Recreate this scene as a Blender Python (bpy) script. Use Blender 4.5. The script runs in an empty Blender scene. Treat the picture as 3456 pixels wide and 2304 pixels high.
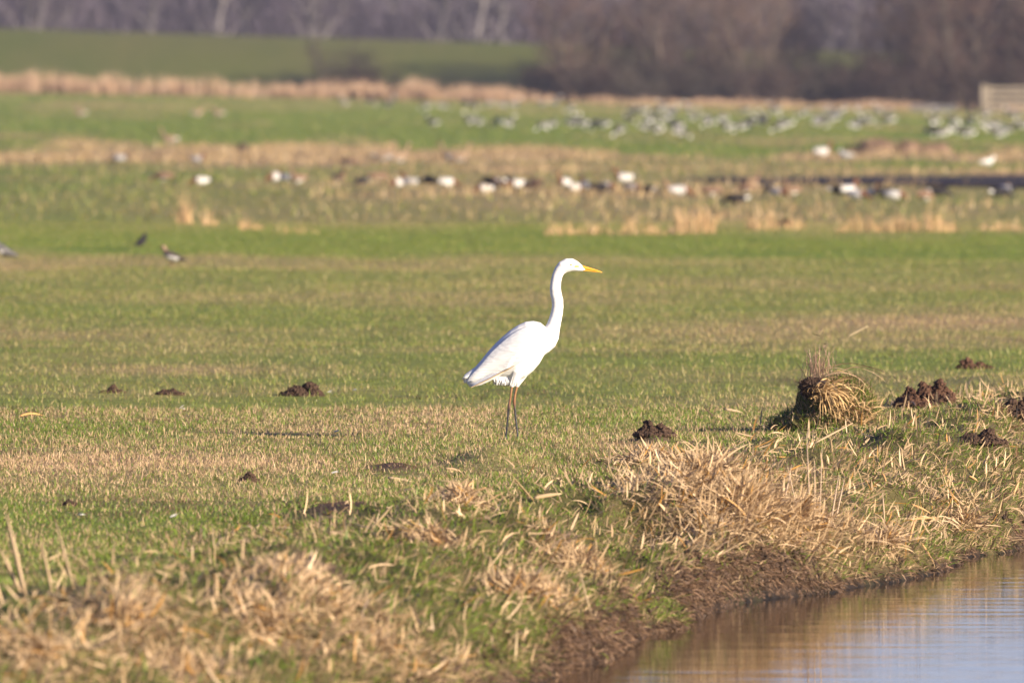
import bpy, bmesh, math, random
import numpy as np
from mathutils import Vector, Matrix

SC = bpy.context.scene
COL = SC.collection
R = math.radians
rng = np.random.default_rng(7)
random.seed(7)

# ------------------------------------------------------------------ camera
LENS, SENS, FOCUS = 300.0, 22.3, 71.0
CAM_H, PITCH = 1.994, 952 * SENS / 3456 / LENS
K = SENS / 3456 / LENS                       # radians per photo pixel
cam_d = bpy.data.cameras.new('camera')
cam = bpy.data.objects.new('camera', cam_d)
COL.objects.link(cam)
cam.location = (0, 0, CAM_H)
cam.rotation_euler = (math.pi / 2 - PITCH, 0, 0)
cam_d.lens, cam_d.sensor_width = LENS, SENS
cam_d.clip_start, cam_d.clip_end = 0.5, 9000
cam_d.dof.use_dof = True
cam_d.dof.focus_distance = FOCUS
cam_d.dof.aperture_fstop = 4.7
SC.camera = cam

# ------------------------------------------------------------------ light
SUN_EL, SUN_AZ = 17.0, 52.0                  # azimuth: degrees to the right of straight behind the camera
sdir = Vector((math.sin(R(SUN_AZ)) * math.cos(R(SUN_EL)), -math.cos(R(SUN_AZ)) * math.cos(R(SUN_EL)), math.sin(R(SUN_EL))))
W = bpy.data.worlds.new('World')
SC.world = W
W.use_nodes = True
wt = W.node_tree
sky = wt.nodes.new('ShaderNodeTexSky')
sky.sky_type = 'NISHITA'
sky.sun_disc = False
sky.sun_elevation = R(SUN_EL)
sky.sun_rotation = math.atan2(sdir.x, sdir.y)
sky.air_density, sky.dust_density, sky.ozone_density = 1.0, 0.0, 4.0
bg = wt.nodes['Background']
tint = wt.nodes.new('ShaderNodeVectorMath'); tint.operation = 'MULTIPLY'
tint.inputs[1].default_value = (1.0, .86, 1.20)      # the picture's white balance
wt.links.new(sky.outputs[0], tint.inputs[0])
wt.links.new(tint.outputs[0], bg.inputs[0])
bg.inputs[1].default_value = 0.052
sun_d = bpy.data.lights.new('sun', 'SUN')
sun_d.energy, sun_d.angle, sun_d.color = 5.0, R(0.55), (1.0, 0.865, 0.675)
sun = bpy.data.objects.new('sun', sun_d)
COL.objects.link(sun)
sun.rotation_euler = sdir.to_track_quat('Z', 'Y').to_euler()
SC.view_settings.view_transform = 'Standard'
SC.view_settings.look = 'None'
SC.view_settings.exposure = 1.22
SC.view_settings.gamma = 1.0
SC.cycles.use_denoising = True
SC.cycles.max_bounces = 6
SC.cycles.diffuse_bounces = 2
SC.cycles.transparent_max_bounces = 6
SC.cycles.volume_bounces = 0
HAZE = 0.00013

# ------------------------------------------------------------------ helpers
def tag(o, label=None, cat=None, group=None, kind=None):
    if label: o['label'] = label
    if cat: o['category'] = cat
    if group: o['group'] = group
    if kind: o['kind'] = kind
    return o

def link(name, me, mats=(), parent=None):
    o = bpy.data.objects.new(name, me)
    COL.objects.link(o)
    if me is not None and not me.materials:
        for m in (mats if isinstance(mats, (list, tuple)) else [mats]):
            me.materials.append(m)
    if parent: o.parent = parent
    return o

def empty(name, loc, rz=0.0, sc=1.0):
    o = bpy.data.objects.new(name, None)
    COL.objects.link(o)
    o.empty_display_size = 0.1
    o.location = loc
    o.rotation_euler = (0, 0, rz)
    o.scale = (sc, sc, sc)
    return o

def copy_tree(o, parent=None):
    c = o.copy()
    COL.objects.link(c)
    c.parent = parent
    for ch in list(o.children):
        copy_tree(ch, c)
    return c

def np_mesh(name, V, loops, starts, col=None, smooth=True):
    me = bpy.data.meshes.new(name)
    me.vertices.add(len(V))
    me.vertices.foreach_set('co', np.ascontiguousarray(V, np.float32).ravel())
    me.loops.add(len(loops))
    me.loops.foreach_set('vertex_index', np.ascontiguousarray(loops, np.int32))
    me.polygons.add(len(starts))
    me.polygons.foreach_set('loop_start', np.ascontiguousarray(starts, np.int32))
    me.update(calc_edges=True)
    if col is not None:
        a = me.color_attributes.new('Col', 'FLOAT_COLOR', 'POINT')
        c4 = np.ones((len(V), 4), np.float32)
        c4[:, :3] = col
        a.data.foreach_set('color', c4.ravel())
    if smooth:
        me.polygons.foreach_set('use_smooth', np.ones(len(starts), bool))
    return me

def ribbon_arrays(pos, head, length, width, lean, curve, n, col, twist=None, hook=1.0, roll=.9):
    """flat tapering blades: n segments, last one a triangle"""
    N = len(pos)
    if twist is None: twist = rng.uniform(-1.2, 1.2, N)
    ch, sh = np.cos(head), np.sin(head)
    rl = rng.uniform(-roll, roll, N) * np.clip((lean + .5 * np.abs(curve)) / 1.2, 0, 1)      # leaves that lie down roll on edge
    wd = np.stack([-np.sin(head + twist) * np.cos(rl), np.cos(head + twist) * np.cos(rl), np.sin(rl)], 1)
    V = np.zeros((N, 2 * n + 1, 3))
    p = pos.copy()
    for i in range(n + 1):
        f = i / n
        if i < n:
            w = width * (0.75 + 0.25 * min(1, f * 3)) * (1 - 0.55 * f ** 1.5) * 0.5
            V[:, 2 * i] = p - wd * w[:, None]
            V[:, 2 * i + 1] = p + wd * w[:, None]
            th = lean + curve * ((f + 0.5 / n) ** hook)
            d = np.stack([ch * np.sin(th), sh * np.sin(th), np.cos(th)], 1)
            p = p + d * (length / n)[:, None]
        else:
            V[:, 2 * n] = p
    base = np.arange(N)[:, None] * (2 * n + 1)
    quads = np.concatenate([[2 * i, 2 * i + 1, 2 * i + 3, 2 * i + 2] for i in range(n - 1)]) if n > 1 else np.array([], int)
    pat = np.concatenate([quads, [2 * n - 2, 2 * n - 1, 2 * n]]).astype(np.int64)
    loops = (base + pat[None]).ravel()
    L = len(pat)
    st = np.array([4 * i for i in range(n - 1)] + [4 * (n - 1)])
    starts = (np.arange(N)[:, None] * L + st[None]).ravel()
    C = np.repeat(col, 2 * n + 1, axis=0)
    return V.reshape(-1, 3), loops, starts, C

def join_arrays(parts):
    V, Lp, S, C = [], [], [], []
    vo = lo = 0
    for v, l, s, c in parts:
        V.append(v); Lp.append(l + vo); S.append(s + lo); C.append(c)
        vo += len(v); lo += len(l)
    return np.concatenate(V), np.concatenate(Lp), np.concatenate(S), np.concatenate(C)

# lattice noise in numpy
def _h(ix, iy, seed):
    n = (ix.astype(np.int64) * 374761393 + iy.astype(np.int64) * 668265263 + seed * 1442695041) & 0xffffffff
    n = ((n ^ (n >> 13)) * 1274126177) & 0xffffffff
    n = n ^ (n >> 16)
    return (n & 0xffff) / 65535.0

def vnoise(x, y, seed=0):
    ix, iy = np.floor(x), np.floor(y)
    fx, fy = x - ix, y - iy
    fx, fy = fx * fx * (3 - 2 * fx), fy * fy * (3 - 2 * fy)
    a, b = _h(ix, iy, seed), _h(ix + 1, iy, seed)
    c, d = _h(ix, iy + 1, seed), _h(ix + 1, iy + 1, seed)
    return (a + (b - a) * fx) * (1 - fy) + (c + (d - c) * fx) * fy

def fbm(x, y, seed=0, o=3):
    s, a, t = 0, 1.0, 0
    for i in range(o):
        s = s + a * vnoise(x * 2 ** i, y * 2 ** i, seed + i * 17)
        t += a; a *= 0.5
    return s / t

def sst(a, b, x):
    t = np.clip((x - a) / (b - a), 0, 1)
    return t * t * (3 - 2 * t)

# ------------------------------------------------------------------ terrain
WATER_Z = -0.45
EDGE_Y = np.array([-60, 44, 54.9, 56.7, 59.06, 61.1, 61.8, 62.6, 63.1, 64.7, 65.7, 66.7, 67.6, 68.8, 73, 80, 95, 130, 170, 4000])
EDGE_X = np.array([-12, -1.15, .223, .42, .686, .827, .956, 1.219, 1.482, 1.83, 2.07, 2.17, 2.24, 2.557, 3.2, 4.3, 6.8, 13.0, 20.5, 900])
DITCH_W = 6.5

def edge_x(y):
    return np.interp(y, EDGE_Y, EDGE_X) + (fbm(y * 1.1, y * 0 + 3.3, 5) - .5) * 0.22 * sst(40, 46, y) * (1 - sst(80, 90, y))

def sdist(x, y):
    return (edge_x(y) - x) * 0.985

BUMPS = []      # (x, y, rx, ry, h)
SOIL = []       # (x, y, rx, ry)
TAN = []        # (x, y, rx, ry, weight)

def cutmask(y):
    return np.interp(y, [44, 53, 55.5, 58.3, 58.9, 59.6, 60.2, 62.6, 63.2, 66, 68, 68.7, 69.5, 71, 80], [.4, .5, .9, 1, .1, .1, 1, 1, .25, .12, .1, .6, 1, .3, .2])

def hz(x, y, bumps=True):
    x = np.asarray(x, float); y = np.asarray(y, float)
    s = sdist(x, y)
    wig = (fbm(x * 1.7 + 9, y * 0.8, 11) - .5)
    cut = 0.46 - 0.36 * cutmask(y)     # how steep the cut bank is
    f = np.interp(s, [-3.3, -.4, -.03, 0.0], [-1.15, -.9, -.50, WATER_Z])
    up = np.interp((s) / (cut + .04), [0, .25, 1.0], [0, .11, .22]) 
    up2 = np.interp(s, [0, .3, .8, 1.2, 1.8, 2.9], [0, 0.03, .18, .235, .215, .20])
    fl = WATER_Z + up + up2
    f = np.where(s > 0, fl, f)
    s2 = -s - DITCH_W
    fr = np.interp(s2, [-3.3, -.3, 0, .3, 1.2, 3], [-1.15, -.9, WATER_Z, -.1, .15, .3])
    f = np.where(s < -DITCH_W / 2, fr, f)
    land = sst(0.02, .25, s) * (1 - sst(400, 600, y))
    coarse = np.exp(-((s - .75) / .85) ** 2) * land
    f = f + coarse * ((fbm(x * 2.3, y * 1.3, 21) - .5) * .22 + (fbm(x * 4, y * 2.6, 24) - .5) * .12 + (fbm(x * 9, y * 6, 22) - .5) * .07)
    f = f + sst(.0, .06, s) * (1 - sst(.35, .6, s)) * sst(40, 46, y) * (1 - sst(85, 95, y)) * ((fbm(x * 9, y * 7, 23, 4) - .5) * .16)
    f = f + land * ((fbm(x / 2.6, y / 4.5, 31) - .5) * .06 + (fbm(x * 3.5, y * 3.5, 32) - .5) * .022)
    far = sst(95, 190, y)
    f = f + far * (fbm(x / 14, y / 24, 33) - .5) * .06
    f = f - .0175 * np.clip(x, -60, 60) * sst(260, 600, y)
    t = y - reed_y(x)
    hd = np.interp(x, [-60, -30, 3, 25, 60], [3.2, 3.1, 2.75, 2.6, 2.6])
    f = f + hd * sst(6, 26, t) * (1 - sst(34, 60, t))
    if bumps:
        for bx_, by_, rx, ry, h in BUMPS:
            f = f + h * np.exp(-((x - bx_) / rx) ** 2 - ((y - by_) / ry) ** 2)
    return f

def reed_y(x):
    return 645 - .25 * np.clip(x, -60, 60)

def ray(px, py):
    u, v = (px - 1728) * K, (1152 - py) * K
    sp, cp = math.sin(PITCH), math.cos(PITCH)
    return u, cp + v * sp, -sp + v * cp

def at(px, py, z=None):
    """ground point seen at photo pixel px, py"""
    dx, dy, dz = ray(px, py)
    if z is not None:
        t = (z - CAM_H) / dz
        return dx * t, dy * t, z
    t = np.concatenate([np.arange(40, 200, .1), np.arange(200, 1200, .5)])
    z = CAM_H + dz * t
    h = hz(dx * t, dy * t)
    i = int(np.argmax(z <= h))
    tt = t[i]
    return dx * tt, dy * tt, float(hz(dx * tt, dy * tt))

def on_ground(x, y):
    return (x, y, float(hz(x, y)))

def pxm(y):      # metres per photo pixel at distance y
    return K * y

def add_bump(px, py, rpx, ry, h, soil=False):
    x, y, z = at(px, py)
    BUMPS.append((x, y, rpx * pxm(y), ry, h))
    if soil: SOIL.append((x, y, rpx * pxm(y), ry))

for b in [(2480, 1720, 280, 2.4, .07, 0), (2790, 1430, 170, 1.1, .10, 0), (1650, 1570, 130, .8, .09, 0), (2420, 1600, 110, .7, .07, 0),
          (3150, 1560, 220, 1.5, .08, 0), (3300, 1420, 150, 1.5, .07, 0), (2210, 1490, 60, .5, .05, 1), (3100, 1380, 110, .8, .06, 1),
          (3330, 1290, 120, 1.2, .04, 0), (1330, 1590, 90, .6, .035, 1), (1150, 1720, 130, .9, .03, 1), (1750, 1900, 230, 1.2, .09, 0),
          (1000, 2050, 260, 1.2, .08, 0), (500, 2130, 260, 1.3, .07, 0), (1500, 1830, 90, .5, -.05, 1), (2100, 1820, 160, .8, -.03, 0),
          (1080, 1870, 110, .4, -.05, 1), (3400, 1360, 60, .6, -.06, 1)]:
    add_bump(*b)
for px, py, rpx, ry, w in [(2480, 1680, 330, 3.0, 1.0), (2330, 1600, 150, 1.2, .7), (2850, 1400, 90, .8, .8), (1960, 1930, 170, 1.0, .9), (1800, 2010, 140, .7, .6),
                           (1050, 2020, 260, 1.2, .8), (950, 2150, 200, 1.0, .8), (450, 2120, 250, 1.2, .6), (2150, 1500, 200, 1.5, .5),
                           (1500, 1720, 160, .8, .4), (150, 2230, 200, 1.0, .7), (620, 2280, 200, 1.0, .8), (1250, 2200, 250, 1.0, .6), (1550, 2260, 150, .8, .6), (2950, 1900, 260, 1.8, .5), (300, 1560, 420, 2.2, .9), (900, 1560, 240, 1.6, .5),
                           (1100, 1440, 500, 2.0, .45), (1500, 1410, 260, 2.0, .5), (600, 1250, 520, 2.0, .6), (2500, 1120, 700, 4, .55), (3100, 1080, 500, 4, .6)]:
    x, y, z = at(px, py)
    TAN.append((x, y, rpx * pxm(y), ry, w))

GREEN_A, GREEN_B = np.array([.114, .190, .020]), np.array([.188, .226, .033])
TAN_C, STRAW_C, BROWN_C = np.array([.43, .290, .155]), np.array([.65, .46, .27]), np.array([.085, .052, .034])

def weights(x, y):
    """tan share and brown-soil share of the sward at x, y"""
    x = np.asarray(x, float); y = np.asarray(y, float)
    s = sdist(x, y)
    near = 1 - sst(95, 150, y)
    n = fbm(x / 2.2, y / 3.4, 51, 4) * .5 + fbm(x / 7, y / 9, 52, 3) * .5
    nf = fbm(x / 9, y / 26, 53, 4)
    t = near * (.14 + sst(.40, .72, n) * .5) + (1 - near) * (.16 + sst(.38, .74, nf) * .5)
    for bx_, by_, rx, ry, w in TAN:
        t = t + w * np.exp(-((x - bx_) / rx) ** 2 - ((y - by_) / ry) ** 2)
    # straw strips of the far meadow
    wob = (fbm(x / 4, y / 60, 60, 4) - .5) * 1.6
    brk = sst(.40, .62, fbm(x / 4.5, y / 22, 63, 4))
    def strip(a, b, soft):
        yy = y + wob * max(b - a, 16) * 1.3
        return sst(a - soft, a + soft, yy) * (1 - sst(b - soft, b + soft, yy))
    left = 1 - sst(-6, -1, x + wob * 6)
    mid = sst(-8, -2, x + wob * 6) * (1 - sst(9, 14, x + wob * 5))
    t = t + brk * (.8 * strip(250, 325, 14) * left + .75 * strip(236, 312, 16) * mid) + .15 * strip(165, 210, 10) + .35 * strip(128, 137, 3) * (1 - sst(3, 8, x + 5))
    t = t - .2 * strip(146, 160, 7) - .5 * strip(335, 520, 20) - .2 * strip(138, 146, 3) + .25 * strip(520, 660, 20) * 0
    t = t * (1 - sst(600, 640, y) * .75)
    b = sst(.62, .8, fbm(x * 1.1, y * .7, 55, 4)) * .40 * near
    for bx_, by_, rx, ry in SOIL:
        b = b + 1.1 * np.exp(-(((x - bx_) / rx) ** 2 + ((y - by_) / ry) ** 2) ** 1.5)
    cm = cutmask(y)
    cutz = 1 - sst(.015 + .02 * cm, .03 + .09 * cm, s + (fbm(x * 5, y * 2.5, 57) - .5) * .10)
    b = b + np.where((s > -3.3), cutz * 1.2 * (s < .6), 0)
    return np.clip(t, 0, 1), np.clip(b, 0, 1)

def ground_colour(x, y):
    t, b = weights(x, y)
    g = GREEN_A + (GREEN_B - GREEN_A) * fbm(x / 1.5, y / 2, 58)[..., None]
    c = g * (1 - t[..., None]) + TAN_C * .8 * t[..., None]
    sd = sdist(x, y)
    soil_shade = ((1 - sst(1.4, 2.4, sd)) * (sd > 0) * .8)[..., None]         # dark brown soil, with the shade under the bank leaves painted in
    c = c * (1 - soil_shade) + np.array([.060, .050, .022]) * soil_shade
    s = sdist(x, y)
    wet = 1 - sst(.012, .05, hz(x, y) - WATER_Z + (fbm(x * 6, y * 4, 59) - .5) * .05)      # black wet peat at the waterline
    moss = sst(.55, .7, fbm(x * 4 + 7, y * 2, 61)) * .6
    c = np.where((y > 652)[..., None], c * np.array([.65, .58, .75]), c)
    br = BROWN_C * (.6 + .9 * fbm(x * 6, y * 5, 62)[..., None])
    br = br * (1 - moss[..., None]) + np.array([.06, .065, .018]) * moss[..., None]
    br = br * (1 - wet[..., None]) + np.array([.012, .010, .010]) * wet[..., None]
    return c * (1 - b[..., None]) + br * b[..., None]

# ------------------------------------------------------------------ materials
def new_mat(name):
    m = bpy.data.materials.new(name)
    m.use_nodes = True
    nt = m.node_tree
    return m, nt, nt.nodes['Principled BSDF']

def noise_ramp(nt, scale, c0, c1, lo=.35, hi=.65, detail=5, vec=None):
    n = nt.nodes.new('ShaderNodeTexNoise')
    n.inputs['Scale'].default_value = scale
    n.inputs['Detail'].default_value = detail
    if vec is None:
        tc = nt.nodes.new('ShaderNodeTexCoord')
        vec = tc.outputs['Object']
    nt.links.new(vec, n.inputs['Vector'])
    r = nt.nodes.new('ShaderNodeValToRGB')
    r.color_ramp.elements[0].position, r.color_ramp.elements[1].position = lo, hi
    r.color_ramp.elements[0].color, r.color_ramp.elements[1].color = (*c0, 1), (*c1, 1)
    nt.links.new(n.outputs['Fac'], r.inputs[0])
    return n, r

def plain(name, c, rough=.8, var=.25, scale=12, spec=.25, bump=0):
    m, nt, p = new_mat(name)
    c = np.array(c)
    n, r = noise_ramp(nt, scale, c * (1 - var), np.minimum(c * (1 + var), .95))
    nt.links.new(r.outputs[0], p.inputs['Base Color'])
    p.inputs['Roughness'].default_value = rough
    p.inputs['Specular IOR Level'].default_value = spec
    if bump:
        b = nt.nodes.new('ShaderNodeBump')
        b.inputs['Strength'].default_value = bump
        b.inputs['Distance'].default_value = .01
        nt.links.new(n.outputs['Fac'], b.inputs['Height'])
        nt.links.new(b.outputs[0], p.inputs['Normal'])
    return m

def leaf_mat(name, trans=.3, spec=.3, rough=.5):
    m, nt, p = new_mat(name)
    a = nt.nodes.new('ShaderNodeAttribute'); a.attribute_name = 'Col'
    p.inputs['Roughness'].default_value = rough
    p.inputs['Specular IOR Level'].default_value = spec
    tr = nt.nodes.new('ShaderNodeBsdfTranslucent')
    mx = nt.nodes.new('ShaderNodeMixShader'); mx.inputs[0].default_value = trans
    nt.links.new(a.outputs['Color'], p.inputs['Base Color'])
    nt.links.new(a.outputs['Color'], tr.inputs['Color'])
    nt.links.new(p.outputs[0], mx.inputs[1]); nt.links.new(tr.outputs[0], mx.inputs[2])
    nt.links.new(mx.outputs[0], nt.nodes['Material Output'].inputs[0])
    return m

M_LEAF = leaf_mat('grass_blades', .25, .3, .5)
M_DRY = leaf_mat('dry_leaves', .15, .35, .5)
M_TWIG = leaf_mat('twigs', .0, .2, .7)

def ground_mat():
    m, nt, p = new_mat('meadow_ground')
    a = nt.nodes.new('ShaderNodeAttribute'); a.attribute_name = 'Col'
    n, r = noise_ramp(nt, 9, (.72, .7, .66), (1.22, 1.22, 1.2), .3, .7, 8)
    mx = nt.nodes.new('ShaderNodeMix'); mx.data_type = 'RGBA'; mx.blend_type = 'MULTIPLY'
    mx.inputs['Factor'].default_value = 1
    nt.links.new(a.outputs['Color'], mx.inputs['A']); nt.links.new(r.outputs[0], mx.inputs['B'])
    nt.links.new(mx.outputs['Result'], p.inputs['Base Color'])
    p.inputs['Roughness'].default_value = .85
    p.inputs['Specular IOR Level'].default_value = .15
    n2 = nt.nodes.new('ShaderNodeTexNoise'); n2.inputs['Scale'].default_value = 40; n2.inputs['Detail'].default_value = 6
    tc = nt.nodes.new('ShaderNodeTexCoord'); nt.links.new(tc.outputs['Object'], n2.inputs['Vector'])
    b = nt.nodes.new('ShaderNodeBump'); b.inputs['Strength'].default_value = .6; b.inputs['Distance'].default_value = .02
    nt.links.new(n2.outputs['Fac'], b.inputs['Height']); nt.links.new(b.outputs[0], p.inputs['Normal'])
    return m

def water_mat(name, tint, bump=.12):
    m, nt, p = new_mat(name)
    p.inputs['Base Color'].default_value = (*tint, 1)
    p.inputs['Roughness'].default_value = .02
    p.inputs['IOR'].default_value = 1.33
    p.inputs['Specular IOR Level'].default_value = .5
    tc = nt.nodes.new('ShaderNodeTexCoord')
    mp = nt.nodes.new('ShaderNodeMapping')
    mp.inputs['Scale'].default_value = (.55, 3.2, 1)
    mp.inputs['Rotation'].default_value = (0, 0, R(4))
    nt.links.new(tc.outputs['Object'], mp.inputs['Vector'])
    n = nt.nodes.new('ShaderNodeTexNoise'); n.inputs['Scale'].default_value = 1.0; n.inputs['Detail'].default_value = 4
    n.inputs['Roughness'].default_value = .55
    nt.links.new(mp.outputs[0], n.inputs['Vector'])
    b = nt.nodes.new('ShaderNodeBump'); b.inputs['Strength'].default_value = 1.0; b.inputs['Distance'].default_value = bump
    nt.links.new(n.outputs['Fac'], b.inputs['Height']); nt.links.new(b.outputs[0], p.inputs['Normal'])
    return m

M_GROUND = ground_mat()
M_WATER = water_mat('ditch_water', (.028, .016, .009), .004)
M_FLOOD = plain('wet_mud', (.040, .032, .032), .8, .3, 2, .08)
M_SOIL = plain('molehill_soil', (.070, .043, .030), .95, .35, 60, .1, .5)
M_BARK = plain('pale_bark', (.13, .115, .115), .9, .3, 3)
M_DBARK = plain('willow_bark', (.12, .095, .075), .9, .3, 3)
M_WOOD = plain('weathered_wood', (.24, .20, .15), .85, .2, 6)
M_ORANGE = plain('orange_paint', (.42, .20, .07), .6, .1, 6)

# ------------------------------------------------------------------ ground sheet
def growth(a, b, s0, g, smax):
    out, v, s = [], a, s0
    while v < b:
        out.append(v); v += s; s = min(s * g, smax)
    return out

ys = growth(-40, 40, 2.5, 1, 2.5) + growth(40, 80, .1, 1, .1) + growth(80, 170, .1, 1.02, .9) + growth(170, 760, .9, 1.03, 4.0) + growth(760, 3000, 4, 1.12, 150) + [3000]
xr = growth(5.0, 32, .08, 1.06, .55) + growth(32, 1500, .6, 1.25, 200) + [1500]
xl = [-v + .6 for v in xr]
xs = sorted(xl) + growth(-4.35, -1.6, .075, 1, .075) + growth(-1.55, 4.6, .042, 1, .042) + growth(4.62, 4.98, .08, 1, .08) + xr
xs = np.array(sorted(set(np.round(xs, 4)))); ys = np.array(ys)
GX, GY = np.meshgrid(xs, ys)
GZ = hz(GX, GY)
nx, ny = len(xs), len(ys)
V = np.stack([GX.ravel(), GY.ravel(), GZ.ravel()], 1)
i = np.arange(nx * ny).reshape(ny, nx)
Q = np.stack([i[:-1, :-1], i[:-1, 1:], i[1:, 1:], i[1:, :-1]], -1).reshape(-1, 4)
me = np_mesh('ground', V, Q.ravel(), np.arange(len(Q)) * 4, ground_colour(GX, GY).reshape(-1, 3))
ground = tag(link('ground', me, M_GROUND), 'uneven wet meadow of short green and straw coloured grass', 'ground', kind='structure')
print('GROUND', nx, ny, len(Q) * 2)

# water of the near ditch: a strip following the bank
wy = np.concatenate([np.arange(-38, 40, 3), np.arange(40, 96, .5), np.arange(96, 340, 6)])
ex = np.interp(wy, EDGE_Y, EDGE_X)
V = np.concatenate([np.stack([ex - .55, wy, wy * 0 + WATER_Z], 1), np.stack([ex + DITCH_W + .45, wy, wy * 0 + WATER_Z], 1)])
n = len(wy); a = np.arange(n - 1)
Q = np.stack([a, a + n, a + n + 1, a + 1], 1)
tag(link('ditch_water', np_mesh('ditch_water', V, Q.ravel(), np.arange(len(Q)) * 4), M_WATER), 'still brown ditch water with fine ripples below the bank', 'water', kind='structure')

# shallow flood across the meadow
pts = []
for px, py in []:
    x, y, z = at(px, py, 0.0)
    pts.append((x, y))
for x in np.linspace(2.7, 14, 24): pts.append((x, float(np.interp(x, [2.6, 4.0, 8.4, 14], [228, 221, 213, 209])) + .4 * math.sin(x * 3.1)))
for x in np.linspace(14, 2.7, 24): pts.append((x, float(np.interp(x, [2.6, 4.0, 8.4, 14], [228.5, 231, 234, 232])) + .5 * math.sin(x * 2.3)))
zs = [float(hz(x, y)) for x, y in pts]
FZ = max(zs) + .02
bm = bmesh.new()
bm.faces.new([bm.verts.new((x, y, FZ)) for x, y in pts])
me = bpy.data.meshes.new('flood_water'); bm.to_mesh(me); bm.free()
tag(link('flood_water', me, M_FLOOD), 'dark strip of shallow water lying across the far meadow', 'water', kind='structure')

# ------------------------------------------------------------------ sward
def half_w(y):
    return 1728 * K * y

def scatter(y0, y1, n, margin):
    """even scatter over the wedge of ground in view, a margin wider on both sides"""
    hw0, hw1 = half_w(y0) + margin, half_w(y1) + margin
    u = rng.random(n)
    a = (hw1 - hw0) / (y1 - y0)
    y = y0 + (np.sqrt(hw0 * hw0 + u * (hw1 * hw1 - hw0 * hw0)) - hw0) / a if abs(a) > 1e-9 else y0 + u * (y1 - y0)
    x = rng.uniform(-1, 1, n) * (half_w(y) + margin)
    return x, y

def pick_colours(x, y, tanshare, N):
    r = rng.random(N)
    g = GREEN_A + (GREEN_B - GREEN_A) * rng.random(N)[:, None]
    g = g * rng.uniform(.65, 1.3, N)[:, None]
    tn = TAN_C + (STRAW_C - TAN_C) * rng.random(N)[:, None]
    tn = tn * rng.uniform(.7, 1.12, N)[:, None]
    br = np.array([.17, .095, .055]) * rng.uniform(.6, 1.3, N)[:, None]
    c = np.where((r < tanshare)[:, None], tn, g)
    return np.where((rng.random(N) < .10)[:, None], br, c)

def flood_band(x):
    return np.interp(x, [2.6, 4.0, 8.4, 14], [228, 221, 213, 209]), np.interp(x, [2.6, 4.0, 8.4, 14], [228.5, 231, 234, 232])

def sward(name, y0, y1, dens, h0, h1, w0, w1, margin, nseg, label, smin=.9):
    hw0, hw1 = half_w(y0) + margin, half_w(y1) + margin
    n = int(dens * (hw0 + hw1) * (y1 - y0))
    x, y = scatter(y0, y1, n, margin)
    s = sdist(x, y)
    t, b = weights(x, y)
    keep = (rng.random(n) < sst(smin - .5, smin + .4, s)) & (rng.random(n) > b * .12)
    lo, hi = flood_band(x)
    keep &= ~((x > 2.6) & (y > lo - .5) & (y < hi))
    x, y, t, b = x[keep], y[keep], t[keep], b[keep]
    n = len(x)
    t = np.clip(.10 + .68 * t, 0, .9)
    col = pick_colours(x, y, t, n)
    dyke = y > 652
    col[dyke] = col[dyke] * np.array([.62, .55, .75])          # grass colour darkened and dulled on the dyke
    if nseg == 1:
        col = col * .5 + (GREEN_B * (1 - t[:, None]) + TAN_C * t[:, None]) * .5
    brn = rng.random(n) < b * .8
    col[brn] = np.array([.15, .085, .05]) * rng.uniform(.5, 1.4, brn.sum())[:, None]
    tuft = fbm(x * 4, y * 3, 71)
    L = rng.uniform(h0, h1, n) * (.55 + .9 * tuft) * (1 - .35 * b)
    lo, hi = flood_band(x)
    L = np.where((x > 2.4) & (y > lo - 15) & (y < lo), L * .3, L)
    straw = col[:, 0] > .27
    L = np.where(straw & (rng.random(n) < .15), L * 1.4, L)
    lean = np.abs(rng.normal(0, .75, n)); lean = np.where(straw, lean * .8, lean)
    pos = np.stack([x, y, hz(x, y) - .006], 1)
    A = ribbon_arrays(pos, rng.uniform(0, 6.283, n), L, rng.uniform(w0, w1, n), lean, rng.uniform(-.2, 1.4, n), nseg, col)
    o = link(name, np_mesh(name, A[0], A[1], A[2], A[3]), M_LEAF)
    tag(o, label, 'grass', kind='stuff')
    print('SWARD', name, n)

sward('short_grass', 52, 80, 2200, .016, .040, .0028, .0052, .5, 2, 'short green and straw coloured grass around the white egret')
sward('meadow_grass', 80, 172, 360, .022, .048, .006, .011, .8, 1, 'short meadow grass behind the egret up to the dry tufts')
sward('far_meadow_grass', 172, 690, 5.5, .06, .12, .03, .055, 2.5, 1, 'far green meadow grass where the geese and ducks feed')

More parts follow.
